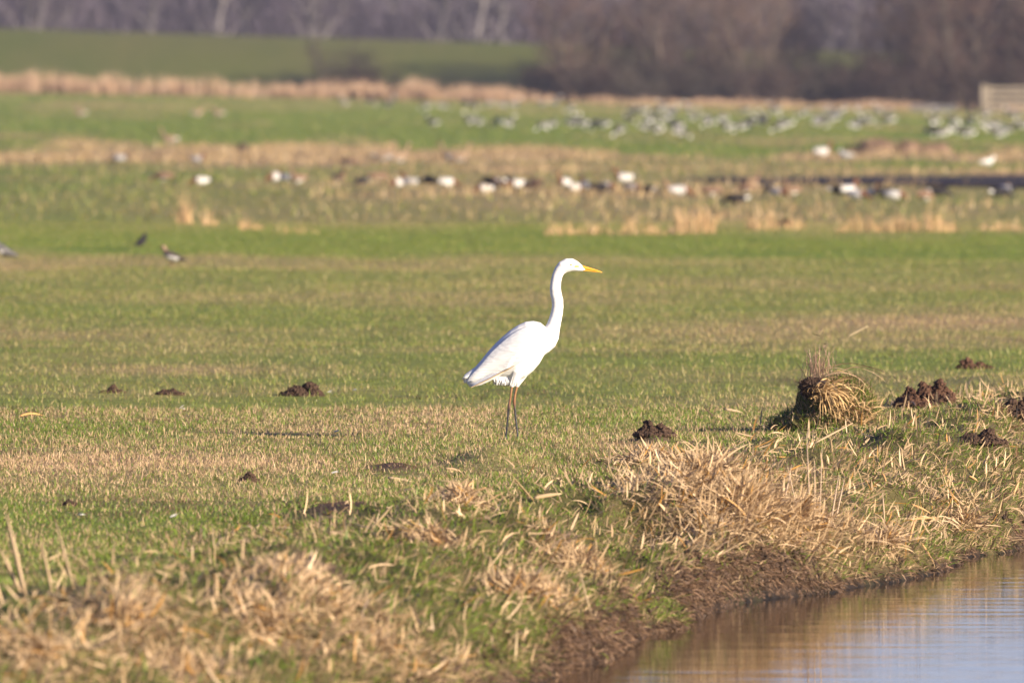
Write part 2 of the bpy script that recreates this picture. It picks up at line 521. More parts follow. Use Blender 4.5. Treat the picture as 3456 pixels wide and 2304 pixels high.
# coarse dead leaves and rough grass along the ditch bank
def bank_leaves():
    parts = []
    # rough green grass
    n = 330000
    x, y = scatter(42, 84, n, .4)
    s = sdist(x, y); t, b = weights(x, y)
    k = (s > .03) & (rng.random(n) < (1 - sst(1.3, 2.6, s))) & (rng.random(n) > b * .93) & (vnoise(x * 3.1, y * 2.2, 81) > .22)
    x, y, t, s = x[k], y[k], t[k], s[k]; n = len(x)
    col = pick_colours(x, y, np.clip(.05 + .36 * t, 0, .7), n)
    L = rng.uniform(.022, .058, n) * (.5 + 1.0 * fbm(x * 3, y * 2, 82))
    hd = 6.283 * fbm(x * 1.2, y * 1.0, 83) * 1.5 + rng.normal(0, .8, n)
    hd = np.where(s < .35, rng.normal(-.3, .7, n), hd)        # overhang towards the water
    A = ribbon_arrays(np.stack([x, y, hz(x, y) - .008], 1), hd, L, rng.uniform(.003, .0065, n), np.abs(rng.normal(.4, .55, n)), rng.uniform(.2, 1.6, n), 3, col)
    o = link('bank_grass', np_mesh('bank_grass', A[0], A[1], A[2], A[3]), M_LEAF)
    tag(o, 'rough green grass covering the ditch bank', 'grass', kind='stuff')
    # dead flat leaves in swirling mats
    n = 230000
    x, y = scatter(42, 84, n, .4)
    s = sdist(x, y); t, b = weights(x, y)
    clump = fbm(x * 1.5, y * 1.1, 85)
    dens = np.clip(sst(.52, .66, clump) * .12 + .03 + (t > .55) * t * .28, 0, 1) * (1 - sst(1.2, 2.1, s + (clump - .5) * 1.2)) 
    k = (s > .06) & (rng.random(n) < dens) & (rng.random(n) > b * .8)
    x, y, t, s = x[k], y[k], t[k], s[k]; n = len(x)
    col = (TAN_C + (STRAW_C - TAN_C) * rng.random(n)[:, None] * 1.15) * rng.uniform(.7, 1.12, n)[:, None]
    org = rng.random(n) < .12
    col[org] = np.array([.42, .22, .06]) * rng.uniform(.7, 1.2, org.sum())[:, None]
    L = rng.uniform(.045, .125, n)
    hd = 6.283 * fbm(x * .9, y * .8, 86) * 2 + rng.normal(0, .75, n)
    z = hz(x, y) + rng.uniform(-.01, .045, n)
    A = ribbon_arrays(np.stack([x, y, z], 1), hd, L, rng.uniform(.005, .0125, n), np.where(rng.random(n) < .15, rng.uniform(.1, .6, n), rng.uniform(.7, 1.75, n)), rng.uniform(-.9, 1.2, n), 4, col)
    parts = [A]
    for px, py, rx, ry, nn, droop in [(2510, 1740, .52, 2.2, 7500, 1.0), (2330, 1610, .25, .7, 1500, .6), (2700, 1760, .3, 1.2, 2600, .8), (1965, 1935, .22, .6, 1700, .6), (1800, 2010, .22, .5, 1400, .6),
                                      (1050, 2010, .4, .8, 1000, .4), (930, 2140, .36, .8, 900, .4), (430, 2110, .36, .8, 800, .4), (620, 2270, .34, .7, 700, .4), (150, 2230, .3, .7, 600, .4), (1270, 2190, .3, .7, 550, .4),
                                      (1560, 1700, .22, .5, 900, .4), (2200, 1560, .25, .6, 900, .4), (3000, 1860, .3, .8, 1300, .8), (3260, 1790, .3, .8, 1000, .7), (1480, 1840, .2, .4, 700, .4)]:
        cx, cy, cz = at(px, py)
        a = rng.uniform(0, 6.283, nn); q = np.abs(rng.normal(0, .62, nn))
        x = cx + np.cos(a) * q * rx; y = cy + np.sin(a) * q * ry
        k = sdist(x, y) > .1
        x, y, a, q = x[k], y[k], a[k], q[k]; nn = len(x)
        z = hz(x, y) + rng.random(nn) * .05 * np.clip(1 - q * q, 0, 1) * (.3 + droop * .9)
        sw = fbm(x * 3, y * 2, 88) * 5
        hd = np.where(rng.random(nn) < droop * .6, rng.normal(-.9, .6, nn), sw + rng.normal(0, .6, nn))
        cc = (TAN_C + (STRAW_C - TAN_C) * rng.random(nn)[:, None] * 1.25) * rng.uniform(.65, 1.15, nn)[:, None]
        og = rng.random(nn) < .08
        cc[og] = np.array([.46, .24, .06])
        parts.append(ribbon_arrays(np.stack([x, y, z], 1), hd, rng.uniform(.05, .15, nn) * (.75 + .35 * droop), rng.uniform(.005, .012, nn), rng.uniform(.85 - .25 * droop, 1.65, nn), rng.uniform(-.6, 1.2, nn), 4, cc))
    A = join_arrays(parts)
    o = link('dead_leaves', np_mesh('dead_leaves', A[0], A[1], A[2], A[3]), M_DRY)
    tag(o, 'mats of dead straw coloured leaves matted along the ditch bank', 'dead leaves', kind='stuff')
    # fringe on the steep edge: grass and dead leaves drooping towards the water
    for nm, n, l0, l1, w0, w1, dead in (('bank_edge_grass', 95000, .03, .085, .003, .006, 0), ('bank_edge_leaves', 20000, .05, .13, .005, .011, 1)):
        y = rng.uniform(43, 84, n); s = .015 + rng.random(n) ** 1.6 * .95
        x = edge_x(y) - s / .985
        t, b = weights(x, y)
        cl = vnoise(x * 2.2 + 5, y * 1.3, 87 + dead)
        k = (rng.random(n) > b * (.9 if dead else .94)) & (rng.random(n) < (sst(.3, .8, cl) * .8 if dead else 1.15 - .5 * cl))
        x, y, s, t = x[k], y[k], s[k], t[k]; n = len(x)
        col = pick_colours(x, y, np.clip(.15 + .5 * t + .65 * dead, 0, .95), n)
        A = ribbon_arrays(np.stack([x, y, hz(x, y) - .006], 1), rng.normal(-.5, .9, n), rng.uniform(l0, l1, n), rng.uniform(w0, w1, n), rng.uniform(.1, 1.4, n), rng.uniform(.2, 1.7, n), 3, col)
        o = link(nm, np_mesh(nm, A[0], A[1], A[2], A[3]), M_DRY if dead else M_LEAF)
        tag(o, ['green grass drooping over the ditch edge', 'dead straw leaves drooping over the ditch edge'][dead], ['grass', 'dead leaves'][dead], kind='stuff')
    n = 40000
    y = np.concatenate([rng.uniform(43, 84, n), rng.uniform(54.5, 63.5, 24000)]); s = np.concatenate([.005 + rng.random(n) * .22, rng.random(24000) * .16]); n = len(y)
    x = edge_x(y) - s / .985
    t, b = weights(x, y)
    k = (b > .35) | (rng.random(n) < cutmask(y) * .7 * (s < .07 + .1 * vnoise(y * 3, y * 0, 44)))
    x, y = x[k], y[k]; n = len(x)
    col = np.array([.14, .085, .05]) * rng.uniform(.3, 2.2, n)[:, None]
    A = ribbon_arrays(np.stack([x, y, hz(x, y) + .004], 1), rng.normal(-.5, 1.0, n), rng.uniform(.015, .06, n), rng.uniform(.003, .009, n), rng.uniform(1.2, 2.7, n), rng.uniform(-.5, .8, n), 2, col)
    tag(link('bank_rootlets', np_mesh('bank_rootlets', A[0], A[1], A[2], A[3]), M_DRY), 'brown rootlets hanging from the cut peat bank', 'roots', kind='stuff')
    # crumbs of peat on the cut face
    n = 9000
    y = np.concatenate([rng.uniform(43, 84, n), rng.uniform(54.5, 63.5, n)]); s = np.concatenate([-.02 + rng.random(n) * .2, -.02 + rng.random(n) * .17])
    k = (rng.random(2 * n) < .15 + cutmask(y)) & (s < .05 + .12 * vnoise(y * 3, y * 0, 44))
    y, s = y[k], s[k]; n = len(y)
    x = edge_x(y) - s / .985
    P = np.stack([x, y, hz(x, y)], 1)
    O = np.array([[1, 0, 0], [-1, 0, 0], [0, 1, 0], [0, -1, 0], [0, 0, 1], [0, 0, -1]], float)
    V = P[:, None] + O[None] * (rng.uniform(.004, .014, n)[:, None, None] * rng.uniform(.5, 1.5, (n, 6, 1))) + rng.normal(0, .003, (n, 6, 3))
    T = np.array([0, 2, 4, 2, 1, 4, 1, 3, 4, 3, 0, 4, 2, 0, 5, 1, 2, 5, 3, 1, 5, 0, 3, 5])
    Lp = (np.arange(n)[:, None] * 6 + T[None]).ravel()
    cc = np.array([.070, .043, .029]) * rng.uniform(.3, 1.5, n)[:, None]
    tag(link('peat_crumbs', np_mesh('peat_crumbs', V.reshape(-1, 3), Lp, np.arange(n * 8) * 3, np.repeat(cc, 6, 0), smooth=False), M_TWIG), 'crumbs of dark peat on the cut ditch bank', 'soil', kind='stuff')
bank_leaves()

# ------------------------------------------------------------------ far reeds and dry grass
def reed_belt():
    n = 26000
    x = rng.uniform(-36, 32, n)
    gap = .35 + .45 * fbm(x / 2.0, x * 0, 91, 3)
    hgt = (.35 + 1.1 * gap) * (.75 + .3 * vnoise(x * 1.1, x * 0, 92) + .3 * vnoise(x * 5, x * 0, 98)) * np.interp(x, [-30, -8, 0, 4, 30], [.88, .8, .62, .36, .36])
    k = rng.random(n) < .35 + .65 * sst(.35, .6, vnoise(x / 1.3, x * 0, 94)) 
    k &= (x < 2) | (rng.random(n) < .08 + .7 * sst(.45, .65, vnoise(x / 2.6, x * 0, 99)))
    x, hgt = x[k], hgt[k]; n = len(x)
    y = reed_y(x) + rng.uniform(-3.5, .5, n)
    col = np.array([.50, .325, .20]) * rng.uniform(.6, 1.15, n)[:, None]
    A = ribbon_arrays(np.stack([x, y, hz(x, y) - .05], 1), rng.uniform(0, 6.28, n), hgt * rng.uniform(.5, 1.35, n), rng.uniform(.03, .06, n), np.abs(rng.normal(0, .12, n)), rng.uniform(0, .4, n), 2, col)
    tag(link('reed_belt', np_mesh('reed_belt', A[0], A[1], A[2], A[3]), M_DRY), 'long belt of pale dry reeds along the foot of the dyke', 'reeds', kind='stuff')
reed_belt()

def dry_meadow():
    n = 60000
    x, y = scatter(165, 330, n, 2.0)
    t, b = weights(x, y)
    c = fbm(x / 2.5, y / 7, 93)
    k = rng.random(n) < sst(.45, .95, t) * sst(.42, .68, c)
    x, y, c = x[k], y[k], c[k]; n = len(x)
    col = np.array([.38, .27, .14]) * rng.uniform(.65, 1.15, n)[:, None]
    A = ribbon_arrays(np.stack([x, y, hz(x, y) - .02], 1), rng.uniform(0, 6.28, n), rng.uniform(.06, .22, n) * (.5 + c), rng.uniform(.015, .035, n), np.abs(rng.normal(0, .3, n)), rng.uniform(0, .8, n), 2, col)
    tag(link('dry_meadow_grass', np_mesh('dry_meadow_grass', A[0], A[1], A[2], A[3]), M_DRY), 'strips of tall straw coloured grass across the far meadow', 'dry grass', kind='stuff')
dry_meadow()

# dry rush tufts in a line across the meadow
def dry_tuft(px0, px1, py, hpx, dens, label, tip=1.0, group=None):
    c = at((px0 + px1) / 2, py)
    m = pxm(c[1])
    w, h = (px1 - px0) * m, hpx * m * 1.7
    root = empty('dry_tuft', c)
    n = int(max(60, dens * w * 220))
    x = rng.uniform(-.5, .5, n) * w
    y = rng.normal(0, .22, n)
    prof = (.45 + .75 * fbm(x * 3.5 + px0, x * 0 + py, 95)) 
    if tip < 1: prof = prof * (1 - np.abs(x / w * 2 + .25) * .6)
    prof = prof * (.45 + .55 * np.clip((1 - np.abs(x / w * 2)) * 4, 0, 1)) * (.55 + .8 * vnoise(x * 9 + px1, x * 0, 96))
    z = hz(c[0] + x, c[1] + y) - c[2] - .02
    col = np.array([.60, .38, .19]) * rng.uniform(.65, 1.15, n)[:, None]
    L = h * prof * rng.uniform(.5, 1.1, n)
    A = ribbon_arrays(np.stack([x, y, z], 1), rng.uniform(0, 6.28, n), L, rng.uniform(.006, .014, n), np.abs(rng.normal(.05, .2, n)), rng.uniform(0, .7, n), 2, col)
    link('blades', np_mesh('blades', A[0], A[1], A[2], A[3]), M_DRY, root)['kind'] = 'stuff'
    # a few bare stalks standing above the blades
    k = max(4, n // 60)
    A = ribbon_arrays(np.stack([rng.uniform(-.4, .4, k) * w, rng.normal(0, .15, k), np.zeros(k) - .02], 1), rng.uniform(0, 6.28, k), h * rng.uniform(.9, 1.25, k), np.full(k, .008), np.abs(rng.normal(.05, .1, k)), rng.uniform(0, .2, k), 2, np.tile([.5, .36, .2], (k, 1)))
    link('stalks', np_mesh('stalks', A[0], A[1], A[2], A[3]), M_DRY, root)['kind'] = 'stuff'
    tag(root, label, 'dry tuft', group)

TG = 'dry tufts standing in a line across the meadow'
dry_tuft(598, 655, 756, 75, 1.6, 'tallest pointed straw coloured grass tuft beyond the two small birds', .5, TG)
dry_tuft(680, 740, 760, 48, 1.2, 'small pointed straw tuft just beside the tallest tuft', .5, TG)
dry_tuft(802, 892, 774, 44, 1.3, 'low straw tuft with ragged top beside bright green grass', 1, TG)
dry_tuft(915, 1080, 786, 26, .5, 'thin short straw coloured stubble trailing from the ragged low tuft', 1, TG)
dry_tuft(1835, 2060, 792, 52, .9, 'long ragged row of straw tufts beyond the egret head', 1, TG)
dry_tuft(2060, 2250, 792, 50, .9, 'upright pale straw tufts with one tall thin stalk', 1, TG)
dry_tuft(2250, 2420, 788, 66, 1.4, 'dense rusty straw tuft humped at the end of the ragged row', 1, TG)
dry_tuft(2515, 2570, 775, 70, .7, 'slender pale tuft of tall thin dry stalks standing alone', .5, TG)
dry_tuft(2570, 2715, 775, 50, .6, 'sparse straw tuft with a dark clod in its middle', 1, TG)
dry_tuft(2815, 3235, 783, 62, 1.1, 'longest dry orange straw tuft with a ragged sloping top', 1, TG)
dry_tuft(3310, 3456, 778, 32, .9, 'low orange straw tuft after a green gap in the row', 1, TG)

# ------------------------------------------------------------------ trees
def seg_tubes(segs, sides=4):
    V, F = [], []
    for p0, p1, r0, r1 in segs:
        d = (p1 - p0); d = d / (np.linalg.norm(d) + 1e-9)
        a = np.cross(d, [0.3, .9, .2]); a /= np.linalg.norm(a) + 1e-9
        b = np.cross(d, a)
        o = len(V)
        for p, r in ((p0, r0), (p1, r1)):
            for k in range(sides):
                t = 6.283 * k / sides
                V.append(p + r * (a * math.cos(t) + b * math.sin(t)))
        for k in range(sides):
            F.append((o + k, o + (k + 1) % sides, o + sides + (k + 1) % sides, o + sides + k))
    V = np.array(V); F = np.array(F)
    return np_mesh('branches', V, F.ravel(), np.arange(len(F)) * 4)

def twig_mesh(T, W, C):
    """thin flat twigs from start to end, two crossed faces each half the time"""
    T = np.array(T); W = np.array(W); C = np.array(C)
    d = T[:, 1] - T[:, 0]
    up = rng.normal(0, 1, d.shape)
    w = np.cross(d, up); w /= np.linalg.norm(w, axis=1)[:, None] + 1e-9
    w = w * W[:, None] * .5
    V = np.stack([T[:, 0] - w, T[:, 0] + w, T[:, 1] + w * .3, T[:, 1] - w * .3], 1).reshape(-1, 3)
    n = len(T)
    return np_mesh('twigs', V, np.arange(4 * n), np.arange(n) * 4, np.repeat(C, 4, axis=0), smooth=False)

def make_tree(seed, nstem, height, spread, base_r, side, subs, twl, colr, trunk_r, clear=0.0, tw=.022):
    r = np.random.default_rng(seed)
    segs, T, Wd, C = [], [], [], []
    def twigs(p, d, L, n):
        for _ in range(n):
            dd = d * .6 + r.normal(0, .55, 3) + np.array([0, 0, .35])
            dd /= np.linalg.norm(dd)
            q = p + dd * L * r.uniform(.5, 1.1)
            T.append((p, q)); Wd.append(tw * r.uniform(.6, 1.3)); C.append(colr * r.uniform(.6, 1.35))
            for _ in range(2):
                m = p + (q - p) * r.uniform(.3, .9)
                d2 = dd + r.normal(0, .45, 3); d2 /= np.linalg.norm(d2)
                T.append((m, m + d2 * L * .6 * r.uniform(.5, 1.1))); Wd.append(tw * .7 * r.uniform(.6, 1.2)); C.append(colr * r.uniform(.6, 1.35))
    for sidx in range(nstem):
        az = 6.283 * (sidx + r.random()) / nstem
        tilt = spread * r.uniform(.25, 1.0) if nstem > 1 else .05
        p = np.array([math.cos(az) * base_r * r.random(), math.sin(az) * base_r * r.random(), -.25])
        d = np.array([math.cos(az) * math.sin(tilt), math.sin(az) * math.sin(tilt), math.cos(tilt)])
        L = height * r.uniform(.7, 1.05)
        ns = 7
        rad = trunk_r * r.uniform(.7, 1.15)
        for k in range(ns):
            q = p + d * L / ns
            r1 = rad * (1 - .85 * (k + 1) / ns)
            segs.append((p, q, rad * (1 - .85 * k / ns), r1))
            f = (k + .5) / ns
            if f > clear:
                for _ in range(side):
                    a = r.uniform(0, 6.283)
                    ds = d * .55 + np.array([math.cos(a), math.sin(a), r.uniform(-.1, .6)]) * .75
                    ds /= np.linalg.norm(ds)
                    m = p + (q - p) * r.random()
                    Ls = L * .32 * (1.15 - f) * r.uniform(.6, 1.2) + .4
                    e = m + ds * Ls
                    segs.append((m, e, max(.012, r1 * .5), .008))
                    for j in range(subs):
                        tq = m + (e - m) * r.uniform(.2, 1)
                        twigs(tq, ds, twl * r.uniform(.6, 1.2), 2)
            d = d + r.normal(0, .09, 3) + np.array([0, 0, .05]); d /= np.linalg.norm(d)
            p = q
    return seg_tubes(segs), twig_mesh(T, Wd, C)

RED = np.array([.115, .066, .052])
GREY = np.array([.070, .056, .070])
willows = [make_tree(s, ns, h, .46, .6, 3, 4, 1.0, c, .11, 0, .026) for s, ns, h, c in [(1, 9, 7.0, RED), (2, 8, 6.2, np.array([.15, .10, .075])), (3, 10, 7.8, np.array([.105, .070, .062]))]]
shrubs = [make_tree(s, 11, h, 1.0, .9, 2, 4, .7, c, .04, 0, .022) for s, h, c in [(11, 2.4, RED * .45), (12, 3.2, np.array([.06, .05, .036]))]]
woods = [make_tree(s, ns, h, .22, .5, 6, 6, 1.6, c, tr, cl, .04) for s, ns, h, tr, cl, c in [(21, 1, 15, .28, .15, GREY), (22, 2, 13, .2, .1, GREY * np.array([1, .95, 1.0])), (23, 1, 17, .32, .2, GREY * .85)]]

def plant_tree(name, meshes, loc, rz, sc, bark, label, cat, group):
    root = empty(name, loc, rz, sc)
    t = link('trunk', meshes[0], bark, root)
    c = link('crown', meshes[1], M_TWIG, root)
    tag(root, label, cat, group)
    return root

WG = 'bare willows at the foot of the dyke'
for i, (px, dy, v, sc, lab) in enumerate([
        (1945, 2, 0, 1.0, 'slim bare willow standing first in the row by the open dyke'),
        (2100, 5, 1, .85, 0), (2230, 3, 2, .9, 0), (2370, 8, 0, 1.0, 0),
        (2520, 4, 1, 1.1, 'broad fan shaped bare willow with many straight pale stems'),
        (2680, 7, 2, .75, 0),
        (3030, 4, 1, 1.0, 'bare willow beside the gap that shows green dyke'), (3130, 6, 2, 1.0, 0), (3230, 3, 0, 1.05, 0), (3320, 7, 2, 1.1, 0),
        (3400, 5, 0, 1.15, 'bare willow rising straight behind the wooden gate'), (3520, 6, 1, 1.1, 0), (3640, 4, 2, 1.0, 0), (3800, 6, 0, 1.1, 0), (3980, 5, 1, 1.1, 0)]):
    yy = 645.0
    for _ in range(3):
        x = (px - 1728) * K * yy
        yy = float(reed_y(x)) + dy + 3
    plant_tree('willow_tree', willows[v], on_ground(x, yy), i * 2.4, sc, M_DBARK,
               lab or ['reddish brown bare willow in the willow row', 'tan brown bare willow in the willow row', 'tall dark grey brown bare willow in the willow row'][v], 'tree', WG)
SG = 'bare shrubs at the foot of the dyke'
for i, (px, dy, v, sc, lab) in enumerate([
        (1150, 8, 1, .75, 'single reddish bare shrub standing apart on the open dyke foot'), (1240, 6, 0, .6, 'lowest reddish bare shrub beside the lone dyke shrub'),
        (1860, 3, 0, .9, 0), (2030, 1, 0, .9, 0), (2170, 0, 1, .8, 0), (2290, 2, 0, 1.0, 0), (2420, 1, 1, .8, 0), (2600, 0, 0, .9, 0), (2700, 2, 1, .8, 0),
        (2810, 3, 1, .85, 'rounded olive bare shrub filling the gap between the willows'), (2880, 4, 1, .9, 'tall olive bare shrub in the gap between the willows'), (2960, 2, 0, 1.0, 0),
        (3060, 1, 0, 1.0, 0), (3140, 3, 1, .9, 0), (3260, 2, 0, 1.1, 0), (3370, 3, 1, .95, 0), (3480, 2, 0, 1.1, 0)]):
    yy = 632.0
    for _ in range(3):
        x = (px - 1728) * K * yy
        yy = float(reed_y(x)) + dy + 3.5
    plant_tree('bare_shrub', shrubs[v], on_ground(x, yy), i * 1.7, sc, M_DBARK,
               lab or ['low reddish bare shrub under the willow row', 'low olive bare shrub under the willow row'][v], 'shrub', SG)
FG = 'trees of the far wood'
k = 0
for row, yy in enumerate([900, 930, 965]):
    for j in range(15):
        x = -40 + 80 * (j + .5 * (row % 2) + random.uniform(-.25, .25)) / 14
        y = yy + random.uniform(-8, 8)
        v = (j * 2 + row) % 3
        plant_tree('wood_tree', woods[v], on_ground(x, y), k * 1.3, random.uniform(.85, 1.2), M_BARK,
                   ['tall single trunked bare tree in the hazy wood beyond the dyke', 'two stemmed bare tree in the hazy wood beyond the dyke', 'tallest dark single trunked bare tree in the hazy wood beyond the dyke'][v], 'tree', FG)
        k += 1
for px, lab in [(130, 'pale leaning trunked tree at the wood edge above the dyke'), (720, 'pale straight trunked tree standing at the wood edge'), (1075, 'pale twin looking tree at the edge of the far wood'), (1600, 'pale tree at the wood edge above the shaded dyke')]:
    y = 868.0; x = (px - 1728) * K * y
    plant_tree('wood_tree', woods[1 if px in (130, 1075) else 0], on_ground(x, y), px * .1, 1.25, M_BARK, lab, 'tree', None)

def understorey():
    n = 60000
    x = rng.uniform(-46, 46, n); y = rng.uniform(905, 1000, n)
    c = fbm(x / 3.5, y / 12, 97)
    z0 = hz(x, y) + rng.uniform(0, 1, n) ** 1.2 * (3.0 + 6.5 * c)
    d = np.stack([rng.normal(0, .35, n), rng.normal(0, .35, n), np.ones(n)], 1)
    L = rng.uniform(.5, 1.6, n)
    P = np.stack([x, y, z0 - .2], 1)
    T = np.stack([P, P + d * L[:, None]], 1)
    C = np.array([.066, .053, .068]) * (.55 + .9 * c[:, None]) * rng.uniform(.7, 1.3, n)[:, None]
    me = twig_mesh(T, rng.uniform(.08, .18, n), C)
    tag(link('far_wood_undergrowth', me, M_TWIG), 'dense bare undergrowth of the hazy far wood', 'wood', kind='stuff')
understorey()

# ------------------------------------------------------------------ gate, posts
def box_bm(bm, x0, x1, y0, y1, z0, z1, bev=.008):
    g = bmesh.ops.create_cube(bm, size=1.0)
    for v in g['verts']:
        v.co = Vector(((x0 + x1) / 2 + v.co.x * (x1 - x0), (y0 + y1) / 2 + v.co.y * (y1 - y0), (z0 + z1) / 2 + v.co.z * (z1 - z0)))
    bmesh.ops.bevel(bm, geom=list({e for v in g['verts'] for e in v.link_edges}), offset=bev, segments=1, affect='EDGES')

def box(name, mat, parent, *a, bev=.008):
    bm = bmesh.new(); box_bm(bm, *a, bev=bev)
    me = bpy.data.meshes.new(name); bm.to_mesh(me); bm.free()
    return link(name, me, mat, parent)

g = at(3318, 389)
gate = empty('field_gate', g, R(4))
tag(gate, 'pale weathered wooden field gate with horizontal boards before the willows', 'gate')
m = pxm(g[1])
box('post', M_WOOD, gate, -.10, .10, -.1, .1, -.35, 1.30, bev=.02)
box('post', M_WOOD, gate, 3.20, 3.40, -.1, .1, -.35, 1.25, bev=.02)
for k in range(5):
    z = .12 + k * .235
    box('rail', M_WOOD, gate, .10, 3.20, -.035, .035, z, z + .125)
box('upright', M_WOOD, gate, .16, .30, -.085, -.036, .06, 1.24)
box('upright', M_WOOD, gate, 3.0, 3.14, -.085, -.036, .06, 1.24)

p = at(2722, 352)
mk = empty('marker_post', p)
tag(mk, 'thin post with an orange top and a pale plate before the willows', 'post')
box('shaft', M_WOOD, mk, -.07, .07, -.06, .06, -.3, 1.25, bev=.01)
box('orange_top', M_ORANGE, mk, -.16, .16, -.075, .075, 1.25, 1.75, bev=.02)
box('pale_plate', plain('pale_plate', (.55, .5, .4), .7, .1, 4), mk, -.2, .2, -.085, -.062, .5, .95)

p = at(3150, 377)
lf = empty('low_fence', p)
tag(lf, 'low grey plank fence beside the wooden gate', 'fence')
M_GREYW = plain('grey_wood', (.13, .125, .13), .85, .15, 5)
for xx in (-.9, 0, .9):
    box('post', M_GREYW, lf, xx - .05, xx + .05, -.05, .05, -.25, .33)
for z in (.06, .2):
    box('plank', M_GREYW, lf, -1.05, 1.05, -.085, -.052, z, z + .105)

# ------------------------------------------------------------------ birds
def loft(bm, secs, n=16):
    """secs: (centre, half axis a, half axis b)"""
    rings = []
    for c, a, b in secs:
        rings.append([bm.verts.new(Vector(c) + Vector(a) * math.cos(6.28318 * k / n) + Vector(b) * math.sin(6.28318 * k / n)) for k in range(n)])
    for r0, r1 in zip(rings, rings[1:]):
        for k in range(n):
            bm.faces.new((r0[k], r0[(k + 1) % n], r1[(k + 1) % n], r1[k]))
    for r_, flip in ((rings[0], True), (rings[-1], False)):
        c = bm.verts.new(sum((v.co for v in r_), Vector()) / n)
        for k in range(n):
            f = (r_[(k + 1) % n], r_[k], c) if flip else (r_[k], r_[(k + 1) % n], c)
            bm.faces.new(f)

def tube(bm, pts, n=12, ratio=1.0):
    """pts: (x, y, z, r) joined as a round tube lying in the xz plane mostly"""
    P = [Vector(p[:3]) for p in pts]
    secs = []
    for i, p in enumerate(pts):
        d = (P[min(i + 1, len(P) - 1)] - P[max(i - 1, 0)]).normalized()
        yv = Vector((0, 1, 0))
        if abs(d.y) > .8: yv = Vector((1, 0, 0))
        a = d.cross(yv).normalized()
        b = d.cross(a).normalized()
        secs.append((P[i], a * p[3], b * p[3] * ratio))
    loft(bm, secs, n)

def remesh(bm, voxel, smooth=2, name='body'):
    bmesh.ops.recalc_face_normals(bm, faces=bm.faces)
    me = bpy.data.meshes.new(name); bm.to_mesh(me); bm.free()
    o = bpy.data.objects.new(name, me); COL.objects.link(o)
    md = o.modifiers.new('r', 'REMESH'); md.mode = 'VOXEL'; md.voxel_size = voxel; md.use_smooth_shade = True
    if smooth:
        ms = o.modifiers.new('s', 'SMOOTH'); ms.factor = .5; ms.iterations = smooth
    dg = bpy.context.evaluated_depsgraph_get()
    out = bpy.data.meshes.new_from_object(o.evaluated_get(dg))
    out.name = name
    bpy.data.objects.remove(o); bpy.data.meshes.remove(me)
    out.materials.clear()
    out.polygons.foreach_set('use_smooth', np.ones(len(out.polygons), bool))
    return out

def face_mats(me, mats, fn):
    for m_ in mats: me.materials.append(m_)
    n = len(me.polygons)
    c = np.zeros(n * 3); me.polygons.foreach_get('center', c); c = c.reshape(-1, 3)
    idx = np.array([fn(*p) for p in c], np.int32)
    me.polygons.foreach_set('material_index', idx)
    me.update()

def feather(name, c, var=.08, scale=30, rough=.75):
    return plain(name, c, rough, var, scale, .2)

F_WHITE = feather('white_feathers', (.60, .58, .55), .05)
F_BLACK = feather('black_feathers', (.018, .016, .018), .2)
F_GREY = feather('grey_feathers', (.10, .095, .095), .35, 22)
F_BROWN = feather('brown_feathers', (.17, .105, .07), .35, 22)
F_CHEST = feather('chestnut_feathers', (.13, .055, .03), .2)
F_PALE = feather('pale_grey_feathers', (.42, .40, .39), .15, 30)
F_BUFF = feather('buff_feathers', (.26, .18, .115), .25, 30)
F_DARK = feather('dark_brown_feathers', (.055, .043, .04), .25, 30)

def bird_mesh(name, L, hz_, body, neck, legs, mats, fn, voxel):
    bm = bmesh.new()
    loft(bm, [((x, 0, z), (0, ry, 0), (0, 0, rz)) for x, z, rz, ry in body], 14)
    tube(bm, [(x, 0, z, r_) for x, z, r_ in neck], 10, .85)
    for (lx, ly, top, r_) in legs:
        tube(bm, [(lx, ly, top, r_ * 1.8), (lx - .01, ly, top * .55, r_), (lx, ly, .01, r_), (lx + .05, ly, .006, r_ * 1.3)], 8)
    me = remesh(bm, voxel, 1, name)
    face_mats(me, mats, fn)
    return me

G_WHITE = feather('goose_white', (.80, .78, .75), .04)
# geese: 0 black, 1 white, 2 grey
gb = [(-.34, .30, .012, .03), (-.27, .295, .05, .06), (-.15, .28, .10, .10), (-.02, .27, .125, .12), (.1, .28, .12, .11), (.18, .30, .085, .08), (.23, .32, .03, .03)]
def goose_fn(up):
    def f(x, y, z):
        if z < .15 and abs(x) < .12: return 0
        if up:
            if z > .50 and x > .215: return 1
            if x > .12 or z > .40: return 0
        else:
            if x > .36 and z < .15: return 1
            if x > .14: return 0
        if z < .22 or (x < -.18 and z < .30): return 1
        return 0 if x < -.27 else 2
    return f
G_UP = bird_mesh('goose_up', .6, .5, gb, [(.14, .31, .07), (.20, .38, .05), (.225, .46, .037), (.235, .53, .036), (.25, .565, .042), (.29, .56, .032), (.33, .545, .014)], [(-.0, -.05, .18, .012), (.02, .05, .18, .012)], [F_BLACK, G_WHITE, F_GREY], goose_fn(True), .016)
G_DN = bird_mesh('goose_down', .6, .5, gb, [(.14, .29, .07), (.24, .25, .05), (.31, .18, .037), (.36, .11, .037), (.40, .07, .038), (.43, .035, .025)], [(-.0, -.05, .18, .012), (.02, .05, .18, .012)], [F_BLACK, G_WHITE, F_GREY], goose_fn(False), .016)
def grey_fn(x, y, z):
    if z < .14: return 2
    if x < -.2 and z < .32: return 1
    return 0 if z > .22 else 1
G_GREY = bird_mesh('grey_goose', .7, .6, gb, [(.14, .31, .07), (.20, .40, .05), (.235, .50, .037), (.25, .58, .038), (.27, .62, .044), (.32, .61, .034), (.37, .595, .016)], [(-.0, -.05, .18, .012), (.02, .05, .18, .012)], [F_BUFF, F_PALE, F_CHEST], grey_fn, .016)
